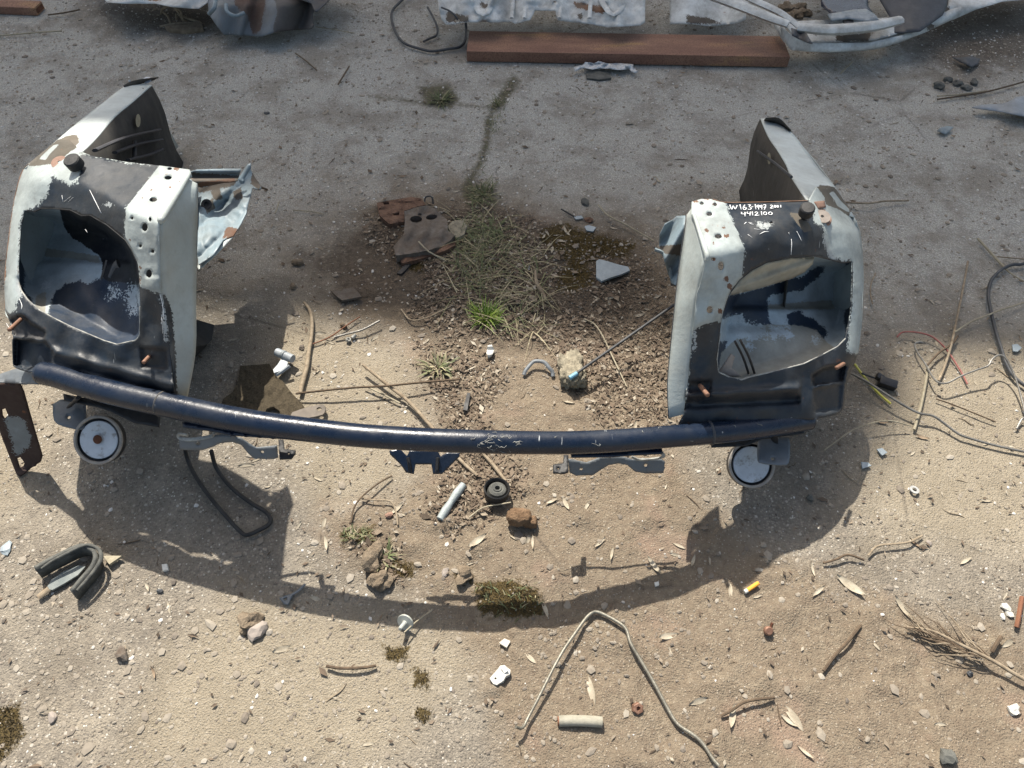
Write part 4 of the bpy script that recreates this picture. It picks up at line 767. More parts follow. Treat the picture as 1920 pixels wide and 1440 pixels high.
sheet('wheelhouse_panel', [(1238, 440), (1248, 420), (1262, 412), (1268, 405), (1284, 404), (1282, 450), (1274, 500), (1266, 535), (1258, 530), (1250, 500), (1240, 472), (1228, 466), (1236, 460)], lambda x, y: .25-(y-410)*.0009+.02*np.sin(x*.12+y*.07), M['blue'], hr, [], 4, .002, {'m1': [[(1228, 462), (1280, 458), (1280, 480), (1240, 474)]]})
tube('wheelhouse_edge', [(1228, 468, .20), (1242, 474, .195), (1252, 492, .17), (1260, 524, .13)], .004, M['blue'], hr, 4, 6)
sheet('wheelhouse_foot', [(1258, 520), (1270, 518), (1268, 534), (1258, 533)], .09, M['blackm'], hr, [], 4, .004)
# ------------------------------------------------------------ things lying about
def tt(o, label, cat, group=None): return tag(o, label, cat, group)
def gbox(name, x, y, size, rz, m, label, cat, z=0, tilt=(0, 0), bev=.002, **k):
    g = P(x, y, 0); return tt(boxm(name, (g.x, g.y, z+size[2]/2+float(ghz(g.x, g.y))+.001), size, (tilt[0], tilt[1], rz), m, None, bev), label, cat, **k)
# steel beams
def beam(name, tl, tr, br, h, m, label, ext=0):
    """square steel section lying on the ground from top-face corner photo points"""
    A = P(*tl, h); B = P(*tr, h); C = P(*br, h); d = (B-A).normalized(); wv = C-B; n_ = Vector((-d.y, d.x, 0)); wd = abs(wv.dot(n_)); L = (B-A).length+ext; c = A+d*((B-A).length/2-ext/2)-n_*(wd/2)
    root = thing(name, label, 'beam', (c.x, c.y, 0)); rz = math.atan2(d.y, d.x)
    o = boxm('tube_wall', (c.x, c.y, h/2+.001), (L, wd, h), (0, 0, rz), m, root, .003)
    e = c+d*(L/2); boxm('open_end', (e.x-d.x*.0005, e.y-d.y*.0005, h/2+.001), (.004, wd-.012, h-.012), (0, 0, rz), M['rustdark'], root, 0)
def rustmat():
    q = MT('rust_brown_steel_section', .85); n = q.noise(7, 6, .65, q.scaled((.4, 2.2, 1))); c = q.ramp(n, [(0, (.12, .06, .043)), (.42, (.21, .11, .075)), (.56, (.28, .155, .10)), (.66, (.38, .225, .10)), (1, (.27, .14, .10))])
    c = q.mix(q.step(q.noise(220, 4), .45, .75), c, (.10, .045, .03)); q.color(c); q.bump(q.noise(260, 4), .0008); return q.m
M['beam'] = rustmat()
beam('steel_beam', (880, 58), (1467, 68), (1467, 107), .036, M['beam'], 'long brown rusty square steel tube lying before the white car floor')
beam('steel_beam', (-60, -4), (78, 2), (93, 17), .028, M['beam'], 'short rusty steel tube end at the upper left edge', ext=.3)
# wreck panels at the top
wr = paint('wreck_white_metal', (.66, .68, .66), [('m1', (.11, .09, .07), .9, 16), ('m2', (.26, .13, .07), .9, 12)], .5, .6, (.16, .14, .115), rust=.6, scratch=.4)
P1 = thing('car_floor_panel', 'white ribbed car floor panel with a torn lower edge above the steel beam', 'car part', P(1000, 20, 0))
def zfl(x, y): return .012*np.abs(fbm(x*.05, y*.06, 4, 88))*2+.10+.012*np.abs(np.sin((x-800)*.021))+.010*np.exp(-((x-(905+np.abs(y-25)*.8))/8)**2)+.010*np.exp(-((x-(905-np.abs(y-25)*.8))/8)**2)-.05*np.clip((y-20)/25, 0, 1)*((x > 1000) & (x < 1046))*0-.0008*(y-10)+.006*np.sin(x*.11)
sheet('floor_sheet', [(815, -80), (1212, -80), (1210, 0), (1209, 42), (1199, 48), (1170, 49), (1140, 51), (1110, 45), (1085, 43), (1059, 40), (1046, 38), (1042, 20), (1004, 19), (994, 38), (984, 39), (973, 43), (965, 44), (958, 40), (930, 42), (900, 41), (870, 42), (837, 46), (828, 35), (822, 10)], zfl, wr, P1, [circ(857, 38, 5, 3), circ(1040, 3, 4, 2)], 5, .002, {'m1': [[(838, 22), (880, 30), (878, 40), (836, 44)], [(1084, 26), (1092, 26), (1092, 36), (1082, 36)], [(900, 2), (915, 8), (912, 18), (900, 14)]], 'm2': [[(1074, 2), (1140, 14), (1130, 26), (1080, 14)]]})
for (a, b, c_) in ((876, 906, 940), (1190, 1150, 1112)): tube('floor_rib', [(a-2, -30, .115), (b, 28, .11), (c_, -30, .115)], .010, wr, P1, 5, 8, .5)
for x in (962, 986, 1052, 1108): tube('floor_rib', [(x+6, -50, .118), (x, 0, .113), (x-3, 34, .105)], .007, wr, P1, 3, 8, .5)
tube('drain_hose', [(828, 14, .115), (842, 20, .12), (852, 28, .115), (858, 37, .10)], .003, M['cable'], P1, 3, 6)
P2 = thing('car_body_shell', 'cut white car body corner with dark blue sheet and curved sill beyond the beam', 'car part', P(1560, 40, 0))
sheet('floor_sheet', [(1254, -80), (1420, -80), (1400, 20), (1398, 36), (1386, 42), (1360, 46), (1327, 49), (1300, 45), (1272, 44), (1256, 45)], lambda x, y: .09+.012*np.sin(x*.05)-.0008*y, wr, P2, [], 5, .002, {'m1': [[(1284, 28), (1330, 34), (1360, 44), (1290, 46)]]})
tube('cross_rail', [(1330, -10, .13), (1385, 10, .135), (1440, 32, .135), (1478, 46, .13)], [.022, .022, .02, .016], wr, P2, 4, 6, .6)
tube('cross_rail', [(1380, -14, .14), (1430, 8, .14), (1470, 28, .135), (1510, 60, .12)], [.014, .015, .013, .010], wr, P2, 4, 6, .6)
sheet('inner_sheet', [(1470, 42), (1520, 38), (1690, 32), (1700, 58), (1640, 76), (1575, 78), (1520, 80), (1486, 66)], lambda x, y: .10-.0006*(y-40)+.004*np.sin(x*.1), wr, P2, [], 5, .002, {'m1': [[(1570, 66), (1640, 60), (1625, 78), (1565, 78)], [(1500, 52), (1560, 50), (1530, 66)]]})
tube('inner_rail', [(1496, 52, .125), (1560, 56, .135), (1630, 50, .135), (1688, 38, .13)], [.018, .022, .022, .018], wr, P2, 4, 8, .7)
dk = paint('dark_blue_grey_sheet', (.04, .045, .052), [], .5, .5, (.09, .09, .10), scratch=.2)
sheet('dark_sheet', [(1630, -80), (1784, -80), (1776, 12), (1768, 28), (1745, 45), (1726, 58), (1690, 62), (1655, 60), (1668, 30), (1650, 0)], lambda x, y: .12+.01*np.sin(x*.03)-.0006*y, dk, P2, [], 6, .003)
sheet('blue_sheet', [(1535, -80), (1625, -80), (1628, 12), (1636, 22), (1560, 26), (1540, 10)], .135, M['bar'], P2, [], 6, .003)
sheet('grey_tray', [(1552, 26), (1600, 18), (1624, 16), (1640, 26), (1648, 36), (1628, 40), (1592, 34), (1560, 38)], .148, M['greyplastic'], P2, [], 5, .004); sheet('grey_tray', [(1584, 34), (1600, 36), (1602, 52), (1592, 56), (1580, 38)], .14, M['dusty'], P2, [], 5, .004)
tube('curved_sill', [(1458, 46, .07), (1482, 78, .06), (1530, 88, .055), (1580, 88, .055), (1640, 82, .055), (1690, 68, .058), (1725, 52, .062), (1760, 38, .07), (1800, 20, .08), (1860, -4, .09), (1960, -30, .1)], [.012, .016, .018, .018, .016], wr, P2, 4, 8, 1)
sheet('outer_sill', [(1462, 46), (1484, 66), (1519, 80), (1575, 80), (1624, 81), (1690, 66), (1727, 50), (1752, 30), (1778, 10), (1780, -60), (1960, -60), (1960, -4), (1880, 2), (1830, 18), (1790, 36), (1765, 44), (1742, 58), (1717, 68), (1642, 91), (1575, 97), (1510, 97), (1481, 93), (1466, 70)], lambda x, y: .10-.0011*np.clip(y-np.interp(x, [1460, 1520, 1640, 1780], [40, 78, 76, 10]), 0, 40)*1.2, wr, P2, [], 6, .002, {'m1': [[(1738, 50), (1762, 34), (1776, 8), (1784, 20), (1760, 46), (1742, 60)]]})
sheet('torn_flap', [(1484, 52), (1512, 62), (1524, 82), (1508, 78), (1486, 66)], lambda x, y: .125+.01*np.sin(x*.2), M['dusty'], P2, [], 4, .002)
P3 = thing('crumpled_metal_panel', 'crumpled blue grey and rusty car panel at the upper left', 'scrap metal', P(490, 30, 0))
def zcr(x, y): return .075+.045*np.abs(np.sin((x-380)*.031+y*.012))-.0012*np.clip(y-10, 0, 60)+.03*np.exp(-((x-470+y*.25)/14)**2)
sheet('folded_sheet', [(386, -70), (600, -70), (604, -6), (592, 8), (586, 26), (588, 48), (583, 54), (560, 56), (539, 58), (520, 60), (505, 64), (492, 68), (477, 68), (462, 66), (452, 67), (436, 65), (420, 66), (406, 48), (391, 26)], zcr, paint('crumpled_blue_grey', (.15, .175, .195), [('m1', (.10, .09, .085), .8, 12), ('m2', (.10, .06, .045), .9, 14)], .5, .5, (.13, .12, .105), rust=.4), P3, [], 4.5, .002, {'m1': [[(498, -70), (610, -70), (600, 60), (510, 64), (520, 20)]], 'm2': [[(436, -60), (502, -60), (496, 20), (488, 58), (474, 66), (464, 30), (440, 10)]]})
sheet('folded_edge', [(540, -60), (640, -60), (622, -4), (594, 22), (590, 20), (584, 6), (556, -4)], lambda x, y: .12+.02*np.sin(x*.06), M['dusty'], P3, [], 5, .002)
tube('rolled_edge', [(404, 0, .13), (402, 14, .14), (392, 26, .12)], .007, M['blue'], P3, 4, 8); tube('rolled_edge', [(424, 8, .14), (426, 22, .13), (442, 30, .12), (458, 24, .12)], .006, M['blue'], P3, 4, 8)
tt(sheet('white_scrap_sheet', [(150, -60), (420, -60), (396, 0), (372, 16), (345, 15), (320, 12), (290, 6), (250, 7), (200, 4)], lambda x, y: .10+.012*np.sin(x*.06+y*.1), wr, None, [], 5, .002, {'m2': [[(260, -30), (330, -30), (300, 2), (270, 0)]]}), 'bent dirty white sheet metal left of the crumpled blue panel', 'scrap metal')
rt = thing('dry_roots', 'arched grey dry roots under the white sheet at the upper left', 'roots', P(330, 40, 0))
for pts in ([(302, 26, 0), (304, 18, .03), (314, 12, .05), (326, 14, .05), (336, 26, .03), (344, 40, 0)], [(326, 14, .05), (338, 20, .045), (342, 34, .02), (350, 42, .003)], [(304, 22, .015), (314, 30, .02), (320, 44, .004)], [(342, 30, .02), (356, 36, .015), (376, 42, .004)], [(330, 26, .02), (331, 38, .004)], [(300, 50, .004), (330, 44, .01), (378, 43, .004)]): tube('root', pts, .004, M['twig'], rt, 4, 6)
tt(sheet('bark_piece', [(308, 48), (340, 44), (378, 44), (380, 52), (350, 56), (318, 54)], .016, M['clod'], None, [], 4, 0, skirt=.016), 'dark flat bark piece under the arched roots', 'bark')
# cables at the top
tt(tube('cable_loop', [(790, -30, .02), (752, 2, .012), (735, 22, .01), (736, 45, .008), (745, 66, .008), (760, 82, .008), (790, 92, .008), (812, 96, .009), (840, 92, .008), (862, 88, .008), (872, 76, .008), (874, 56, .01), (873, 40, .03)], .0045, M['cable'], None, 6, 8), 'dark grey cable loop left of the long rusty beam', 'cable')
tt(tube('cable_stub', [(802, 14, .008), (812, 32, .008), (820, 52, .008), (818, 66, .008), (806, 72, .008), (794, 78, .008)], .004, M['cable'], None, 5, 8), 'short bent cable end inside the dark cable loop', 'cable')
# crumpled strip below the beam
tt(sheet('crumpled_foil', [(1075, 126), (1092, 122), (1098, 116), (1114, 119), (1122, 114), (1140, 119), (1160, 118), (1188, 120), (1186, 126), (1197, 134), (1190, 138), (1180, 130), (1158, 131), (1130, 128), (1110, 130), (1095, 127), (1078, 134)], lambda x, y: .014+.03*fbm(x*.09, y*.3, 3, 91), simple('dirty_white_foil', (.30, .31, .32), (.62, .64, .64), .5, 140), None, [], 2.6, .001), 'crumpled dirty white plastic strip just in front of the rusty beam', 'litter')
tt(sheet('dark_patch_mat', [(1098, 136), (1120, 133), (1144, 138), (1146, 146), (1124, 149), (1100, 146)], .004, M['rubbergrey'], None, [], 4, 0, skirt=.006), 'flat dark scrap mat below the crumpled white strip', 'scrap')
# scraps at the right
tt(sheet('metal_sheet', [(1822, 201), (1840, 196), (1860, 195), (1880, 194), (1896, 188), (1904, 182), (1940, 176), (1990, 180), (1990, 235), (1920, 218), (1900, 214), (1870, 208), (1840, 204)], lambda x, y: .018+(x-1822)*.00012+.004*np.sin(x*.1), paint('blue_grey_scrap', (.26, .29, .32), [], .5, .35), None, [], 5, .002), 'pointed grey blue sheet metal piece at the right edge', 'scrap metal')
tt(sheet('metal_scrap', [(1757, 245), (1762, 240), (1776, 236), (1788, 238), (1780, 246), (1773, 252), (1765, 248)], lambda x, y: .008+.003*np.sin(x*.3), M['blue'], None, [], 4, .002), 'small bluish metal scrap on the asphalt left of the pointed sheet', 'scrap metal')
tt(sheet('dark_scrap', [(1786, 107), (1800, 108), (1822, 105), (1838, 110), (1834, 120), (1822, 126), (1812, 120), (1800, 116)], lambda x, y: .016+.006*np.sin(x*.15), dk, None, [], 4, .002), 'curved dark blue scrap near the upper right', 'scrap')
def rocks(name, x, y, n, spread, s, m, label, cat, seed=1, flatz=.5, group=None, cuts=2, rough=.25):
    r = random.Random(seed); V, Fc = [], []
    for i in range(n):
        g = P(x+r.uniform(-spread, spread) if n > 1 else x, y+r.uniform(-spread*.5, spread*.5) if n > 1 else y, 0); k = s*r.uniform(.7, 1.15) if n > 1 else s
        rock_geo((g.x, g.y, k*flatz*.7+float(ghz(g.x, g.y))), (k, k*r.uniform(.6, .9), k*flatz), seed*31+i, V, Fc, cuts, rough)
    return tt(mk(name, V, Fc, m, None, False), label, cat, group)
tt(rocks('dirt_heap', 1488, 22, 9, 22, .024, M['clod'], 'brown dirt and stones lying on the white car body sheet', 'dirt', 5, .5), 'brown dirt and stones lying on the white car body sheet', 'dirt')
for (x, y, s, sd) in ((1760, 163, .022, 3), (1778, 150, .017, 4), (1796, 158, .018, 5), (1812, 166, .016, 6), (1826, 156, .018, 7)):
    rocks('dark_clod', x, y, 1, 0, s, M['rubbergrey'], 'dark clod in the row of clods near the upper right', 'clod', sd, .45, 'dark clods at the upper right')
# wooden board with two holes and its crumbling neighbours
q = MT('rotten_board', .95); n_ = q.noise(6, 6, .7, q.scaled((1.5, 5, 3))); q.color(q.mix(q.step(q.noise(60, 5, .7), .35, .7), q.ramp(n_, [(0, (.06, .045, .036)), (.45, (.14, .12, .10)), (.75, (.21, .19, .165)), (1, (.28, .25, .21))]), (.10, .075, .055))); q.bump(q.noise(90, 6, .7), .003); M['board'] = q.m
M['rotten'] = simple('crumbling_red_wood', (.075, .04, .026), (.20, .12, .08), .95, 40, bump=.004)
tt(sheet('rotten_board', [(758, 396), (782, 388), (800, 385), (818, 392), (824, 400), (838, 412), (840, 432), (852, 440), (845, 450), (830, 461), (800, 470), (766, 476), (742, 479), (738, 462), (748, 450), (757, 440), (759, 418)], lambda x, y: .024+.004*np.sin(y*.12)+.003*np.sin(x*.2+y*.1), M['board'], None, [circ(780, 411, 11.5, 6.5, 14), circ(809, 407, 11, 5, 14, -.15), circ(787, 402, 3.6, 2.6, 10)], 3.5, 0, skirt=.022), 'grey rotten board with two dark round holes beside the dry grass', 'board')
tt(sheet('rotten_wood_piece', [(706, 380), (740, 374), (772, 369), (790, 372), (798, 384), (782, 387), (758, 395), (758, 415), (730, 420), (712, 404)], lambda x, y: .016+.014*fbm(x*.06, y*.16, 3, 51), M['rotten'], None, [[(719, 381), (729, 379), (730, 383), (720, 384)], [(736, 400), (748, 398), (749, 403), (738, 404)]], 3.5, 0, skirt=.016), 'reddish crumbling wood piece joined to the holed board', 'wood')
tt(sheet('rotten_wood_strip', [(745, 480), (790, 474), (830, 462), (860, 448), (864, 454), (834, 470), (800, 482), (754, 494)], lambda x, y: .012+.004*np.sin(x*.1), M['rotten'], None, [], 3.5, 0, skirt=.012), 'dark split wood strip along the front of the holed board', 'wood')
tt(sheet('flat_stone', [(838, 424), (850, 414), (868, 412), (876, 424), (870, 440), (856, 446), (848, 440)], .016, M['concrete'], None, [], 4, 0, skirt=.016), 'flat greyish stone at the right end of the holed board', 'stone')
cl = tt(tube('metal_clip', [(796, 378, .012), (798, 370, .02), (806, 368, .025), (811, 372, .02), (812, 382, .006)], .0022, M['cable'], None, 4, 6), 'small dark wire clip on the back of the rotten board', 'clip')
tt(sheet('dark_scrap_strip', [(744, 512), (756, 500), (768, 488), (774, 490), (764, 502), (752, 514)], .008, M['blackm'], None, [], 4, 0, skirt=.006), 'small dark metal strip below the holed board', 'scrap metal')
tt(sheet('slate_shard', [(1118, 489), (1124, 486), (1140, 490), (1160, 496), (1178, 500), (1181, 507), (1165, 514), (1145, 520), (1128, 527), (1118, 520)], lambda x, y: .012+.002*np.sin(x*.1), M['glass'], None, [], 4, 0, skirt=.006), 'grey blue slate shard on the brown moss', 'shard')
for i, (pl, lb) in enumerate((([(1096, 424), (1104, 422), (1118, 426), (1112, 434), (1100, 432)], 'small greenish glass shard above the brown moss'), ([(1744, 848), (1753, 842), (1762, 850), (1760, 855), (1750, 852)], None), ([(1644, 842), (1654, 840), (1664, 848), (1654, 854)], 'pale triangular shard in shadow right of the front disc'), ([(1615, 866), (1628, 867), (1634, 873), (1617, 878)], 'pale shard left of the other pale shard in the shadow'), ([(1898, 646), (1908, 645), (1916, 652), (1908, 659), (1900, 658)], 'milky grey glass shard inside the black cable loop'), ([(1076, 406), (1090, 404), (1094, 409), (1080, 411)], 'tiny pale shard behind the moss patch'))):
    if lb: tt(sheet('glass_shard', pl, .006, M['glass'], None, [], 4, 0, skirt=.003), lb, 'shard')
tt(sheet('wood_chip', [(620, 545), (634, 544), (640, 546), (646, 541), (662, 538), (672, 548), (678, 556), (660, 559), (642, 563), (632, 556)], lambda x, y: .011+.002*np.sin(x*.2), M['board'], None, [], 4, 0, skirt=.006), 'flat brown notched wood chip left of the board debris', 'wood chip')
# grass tufts and weeds
def tuft(name, x, y, n, L, tone, label, lift=(.5, 1.45), R=.018, W=(.0006, .0014), wpick=0, m=None):
    V = []; Fc = []; T = []; g = P(x, y, 0)
    for i in range(n):
        a = random.uniform(0, 6.28); r = R*random.random(); t = min(1, max(0, random.gauss(*tone))); l_ = random.uniform(*lift)
        blade(V, Fc, T, (g.x+r*math.cos(a), g.y+r*math.sin(a), .001), a+random.gauss(0, .4), random.uniform(*L), random.uniform(*W), l_, random.uniform(.3, 1.5), t, 5)
    o = mk(name, V, Fc, m or M['blades'], None, True, attrs={'tone': T}); return tt(o, label, 'plant')
q = MT('bright_grass_blades', .5); q.color(q.ramp(q.attr('tone'), [(0, (.07, .13, .015)), (.5, (.15, .26, .025)), (1, (.40, .43, .10))])); q.b.inputs['Transmission Weight'].default_value = 0; q.b.inputs['Subsurface Weight'].default_value = .0; M['bright'] = q.m
tuft('grass_tuft', 912, 600, 230, (.012, .055), (.5, .25), 'bright green grass tuft in the middle of the yard', (.7, 1.5), .028, m=M['bright'])
tuft('weed', 825, 188, 90, (.015, .045), (.25, .2), 'small dark green weed on the grey asphalt above the crack', (.1, 1.3), .03, (.001, .0024))
tuft('weed', 932, 196, 40, (.01, .03), (.35, .3), 'brown withered weed at the top of the asphalt crack', (.1, 1.2), .02, (.0008, .002))
tuft('weed', 905, 365, 80, (.02, .05), (.35, .3), 'withered grass tuft where the crack meets the soil patch', (.2, 1.3), .03)
tuft('broad_leaf_weed', 925, 430, 34, (.03, .055), (.2, .12), 'grey green broad leaved weed among the dry grass', (.05, .6), .012, (.003, .006))
tuft('broad_leaf_weed', 880, 425, 26, (.03, .05), (.22, .12), 'flat green weed leaves next to the flat stone', (.05, .6), .012, (.003, .006))
tuft('dead_tuft', 822, 690, 60, (.015, .045), (.5, .3), 'dead brown leafy tuft above the bar centre', (.2, 1.3), .03, (.001, .003))
tuft('dead_tuft', 720, 1045, 50, (.01, .03), (.45, .25), 'dead tuft on the soil lump left of the bar shadow', (.1, 1.0), .02, (.001, .003))
# rod with blue tip, stone under it, clamp
rod = thing('thin_rod', 'thin dark rod with light blue tip leaning on the right housing', 'rod', P(1072, 706, 0))
tube('shaft', [(1078, 702, .045), (1265, 571, .075)], .0033, M['cable'], rod, 1, 8); tube('tip', [(1068, 709, .043), (1082, 700, .0457)], .0052, M['bluetip'], rod, 1, 10)
V, Fc = [], []
lump_geo([(tuple(P(1070, 694, .018)), (.026, .048, .022)), (tuple(P(1084, 710, .014)), (.02, .022, .016))], V, Fc, .28, 38)
tt(mk('concrete_lump', V, Fc, M['concrete'], None, True), 'rough beige concrete lump under the blue tipped rod', 'stone')
tt(tube('u_clamp', [(982, 703, .006), (986, 694, .010), (996, 682, .015), (1004, 677, .018), (1020, 679, .018), (1030, 690, .014), (1036, 698, .009), (1037, 706, .005)], .0045, M['bracket'], None, 4, 6, .6), 'grey U shaped metal clamp left of the concrete lump', 'clamp')
# felted plate under the bar, connector, bits
pl = thing('felted_plate', 'brown mouldy felt plate with a holed steel end behind the bar', 'scrap', P(520, 750, 0))
sheet('felt', [(404, 790), (418, 748), (436, 735), (446, 716), (450, 686), (478, 684), (505, 682), (512, 696), (516, 706), (530, 714), (548, 738), (566, 756), (576, 772), (560, 790)], lambda x, y: .012+.012*fbm(x*.12, y*.12, 4, 7), M['felt'], pl, [[(488, 790), (500, 766), (512, 762), (524, 770), (528, 790)]], 4, 0, skirt=.012)
sheet('steel_end', chaikin([(540, 776), (572, 764), (600, 758), (611, 760), (610, 772), (603, 779), (560, 786)], 1), .016, M['bracket2'] if 'bracket2' in M else simple('dusty_brown_steel', (.10, .085, .07), (.20, .17, .14), .8, 30), pl, [circ(598.5, 767, 5, 3.6, 12)], 4, 0, skirt=.005)
co = thing('plastic_connector', 'dusty light grey plastic hinge connector beside the felted plate', 'connector', P(532, 680, 0))
tube('barrel', [(519, 660, .022), (549, 673, .024)], .0095, M['connector'], co, 1, 12); tube('collar', [(530, 664.5, .0235), (534, 666.5, .024)], .0103, M['greyplastic'], co, 1, 12)
sheet('plate', [(528, 672), (540, 677), (538, 686), (530, 694), (514, 699), (512, 693), (520, 684)], .022, M['connector'], co, [], 4, 0, skirt=.006); tube('edge', [(518, 703, .014), (530, 696, .02), (543, 686, .026)], .004, M['connector'], co, 2, 6)
rocks('pebble', 566, 652, 1, 0, .008, M['board'], 'brown pebble between connector and the curved stick', 'pebble', 12)
tt(lathe('hex_nut', P(653, 637, .006), (.5, .1, 1), [(.0035, -.003), (.006, -.003), (.006, .003), (.0035, .003), (.0035, -.003)], M['lip'], None, 6), 'small steel ring nut beside the curved twig', 'nut')
tt(tube('sleeve', [(660, 634, .005), (667, 628, .007)], .0045, M['lip'], None, 1, 10), 'short steel sleeve next to the ring nut', 'sleeve')
tt(sheet('foil_scrap', [(914, 648), (922, 646), (927, 656), (922, 668), (916, 672), (912, 662)], lambda x, y: .014+.004*np.sin(y*.4), M['whiteplastic'], None, [], 3, .001), 'bright crumpled foil scrap below the green grass tuft', 'litter')
tt(sheet('black_strip', [(868, 768), (876, 736), (882, 737), (876, 770)], .010, M['blackm'], None, [], 4, 0, skirt=.007), 'short black metal strip above the bar centre', 'scrap metal')
tt(tube('dark_pin', [(1052, 392, .008), (1080, 408, .004)], .0022, M['blackm'], None, 1, 6), 'dark pin lying above the moss patch', 'pin')
rocks('dark_stone', 1097, 380, 1, 0, .014, M['rubbergrey'], 'dark angular stone right of the dark pin', 'stone', 22, .4); rocks('brown_stone', 1104, 414, 1, 0, .012, M['rotten'], 'round brown stone above the moss patch', 'stone', 23, .4)
for (x, y, s, lb) in ((550, 538, .010, 'dark brown clod left of the notched wood chip, upper one'), (560, 494, .014, 'dark clod right of the wheelhouse remains'), (645, 612, .010, 'dark clod by the thin twigs above the nuts')): rocks('dark_clod', x, y, 1, 0, s, M['clod'], lb, 'clod', int(x), .6)
# things in front of the bar
tt(tube('rubber_trim', [(346, 838, .05), (352, 862, .012), (366, 892, .008), (392, 930, .007), (424, 968, .007), (448, 994, .008), (462, 1003, .009), (486, 994, .009), (504, 983, .008), (507, 972, .008), (496, 958, .008), (472, 944, .007), (440, 920, .007), (418, 896, .009), (404, 874, .02), (396, 845, .06)], .0042, M['rubber'], None, 5, 8), 'bent black rubber trim loop in the shadow below the left bracket', 'rubber trim')
gt = thing('grey_tube', 'grey plastic tube piece crimped in the middle below the centre bracket', 'tube', P(846, 942, 0))
tube('tube_body', [(825, 974, .008), (836, 956, .009), (845, 942, .0095), (856, 926, .0095), (869, 909, .009)], [.0078, .0086, .0066, .0086, .0075], M['tubegrey'] if 'tubegrey' in M else simple('chalky_grey_tube', (.22, .25, .25), (.34, .38, .38), .55, 60), gt, 4, 12)
cup = thing('rubber_mount', 'round black rubber cup with a raised hub below the bar', 'rubber mount', P(931, 926, 0))
lathe('cup', P(931, 928, .003), (.05, .12, 1), [(0, 0), (.022, 0), (.0245, .004), (.026, .022), (.0245, .0235), (.0225, .021), (.021, .006), (0, .005)], M['rubber'], cup, 40)
lathe('hub', P(932, 926, .006), (.05, .12, 1), [(.0205, 0), (.020, .008), (.017, .016), (.012, .019), (.009, .018), (.008, .020), (.005, .020), (.004, .012), (0, .012)], M['rubbergrey'], cup, 40)
V, Fc = [], []
lump_geo([(tuple(P(974, 970, .018)), (.024, .016, .016)), (tuple(P(994, 978, .012)), (.014, .012, .012))], V, Fc, .13, 70)
tt(mk('rusty_lump', V, Fc, M['brick'], None, True), 'brown rusty brick-like lump beside the rubber cup', 'lump')
# folded rubber strip at left
fr = thing('folded_rubber_strip', 'folded grey rubber seal strip on the sunny ground at left', 'rubber strip', P(140, 1075, 0))
def band(name, pts, h, m, par, th=.004):
    c = catmull([P(*p) for p in pts], 5); V = []; Fc = []
    for p in c: V += [(p[0], p[1], p[2]), (p[0]+.001, p[1]+.004, p[2]+h)]
    for i in range(len(c)-1): Fc.append([2*i, 2*i+2, 2*i+3, 2*i+1])
    o = mk(name, V, Fc, m, par); md = o.modifiers.new('thickness', 'SOLIDIFY'); md.thickness = th; md.offset = 0; return o
band('upper_fold', [(78, 1082, .003), (98, 1070, .004), (125, 1056, .004), (152, 1043, .003), (168, 1040, .002), (184, 1046, .002), (190, 1060, .002), (184, 1078, .002), (166, 1100, .002), (146, 1124, .002)], .032, M['rubbergrey'], fr, .007)
tube('bead', [(78, 1066, .034), (98, 1052, .036), (125, 1038, .037), (152, 1025, .036), (168, 1022, .036), (184, 1029, .034), (190, 1043, .033), (184, 1060, .033), (166, 1084, .032), (145, 1107, .03)], [.0022, .0034, .003, .0042, .003], M['rubbergrey'], fr, 5, 8)
sheet('flat_tongue', [(86, 1104), (96, 1088), (118, 1072), (148, 1060), (160, 1062), (146, 1078), (120, 1094), (98, 1106)], .008, M['tongue'] if 'tongue' in M else simple('grey_rubber_flat', (.13, .15, .15), (.22, .24, .23), .8, 40), fr, [], 4, 0, skirt=.004)
tt(tube('wood_stub', [(72, 1120, .006), (92, 1104, .008)], .006, M['twig'], None, 1, 8, .6), 'pale wooden stub sticking out under the folded rubber strip', 'stick'); tt(sheet('wood_splinter', [(194, 1042), (228, 1042), (205, 1058), (200, 1052)], .012, M['straw'], None, [], 4, 0, skirt=.006), 'pale wood splinter right of the folded rubber strip', 'splinter')
# pin with disc head, clips, wire, pipe, butt
pn = thing('disc_pin', 'pale grey plastic clip with round disc head and pin', 'clip', P(760, 1172, 0))
ax_ = Vector((-.28, -.62, .42)); c_ = P(760, 1167, .016)
lathe('disc_head', c_, ax_, [(0, -.002), (.015, -.002), (.0155, 0), (.015, .0015), (.005, .002), (.0045, .004), (0, .004)], M['disc'] if 'disc' in M else simple('pale_grey_plastic', (.30, .31, .28), (.42, .43, .39), .6, 40), pn, 28)
lathe('pin', c_, ax_, [(.0048, .001), (.004, .004), (.0036, .018), (.003, .020), (0, .0205)], simple('grey_pin_plastic', (.30, .31, .28), (.42, .43, .39), .6, 40), pn, 14)
wc = thing('white_clip', 'chalky white moulded clip with a dark hole below the disc pin', 'clip', P(937, 1266, 0))
sheet('clip_body', [(918, 1272), (930, 1258), (938, 1248), (946, 1247), (957, 1256), (956, 1264), (948, 1268), (944, 1276), (932, 1284), (925, 1282)], lambda x, y: .014+.002*np.sin(x*.4), M['whiteplastic'], wc, [circ(929, 1272, 2.2)], 3, 0, skirt=.012); sheet('clip_tab', [(939, 1252), (946, 1249), (953, 1257), (946, 1262)], .018, M['whiteplastic'], wc, [], 3, 0, skirt=.004)
tt(sheet('white_tile_chip', [(936, 1205), (946, 1197), (957, 1202), (950, 1214)], .008, M['stonew'] if 'stonew' in M else simple('cream_stone', (.50, .46, .38), (.66, .62, .52), .8, 60), None, [], 3, 0, skirt=.006), 'cream square stone chip above the white clip', 'chip')
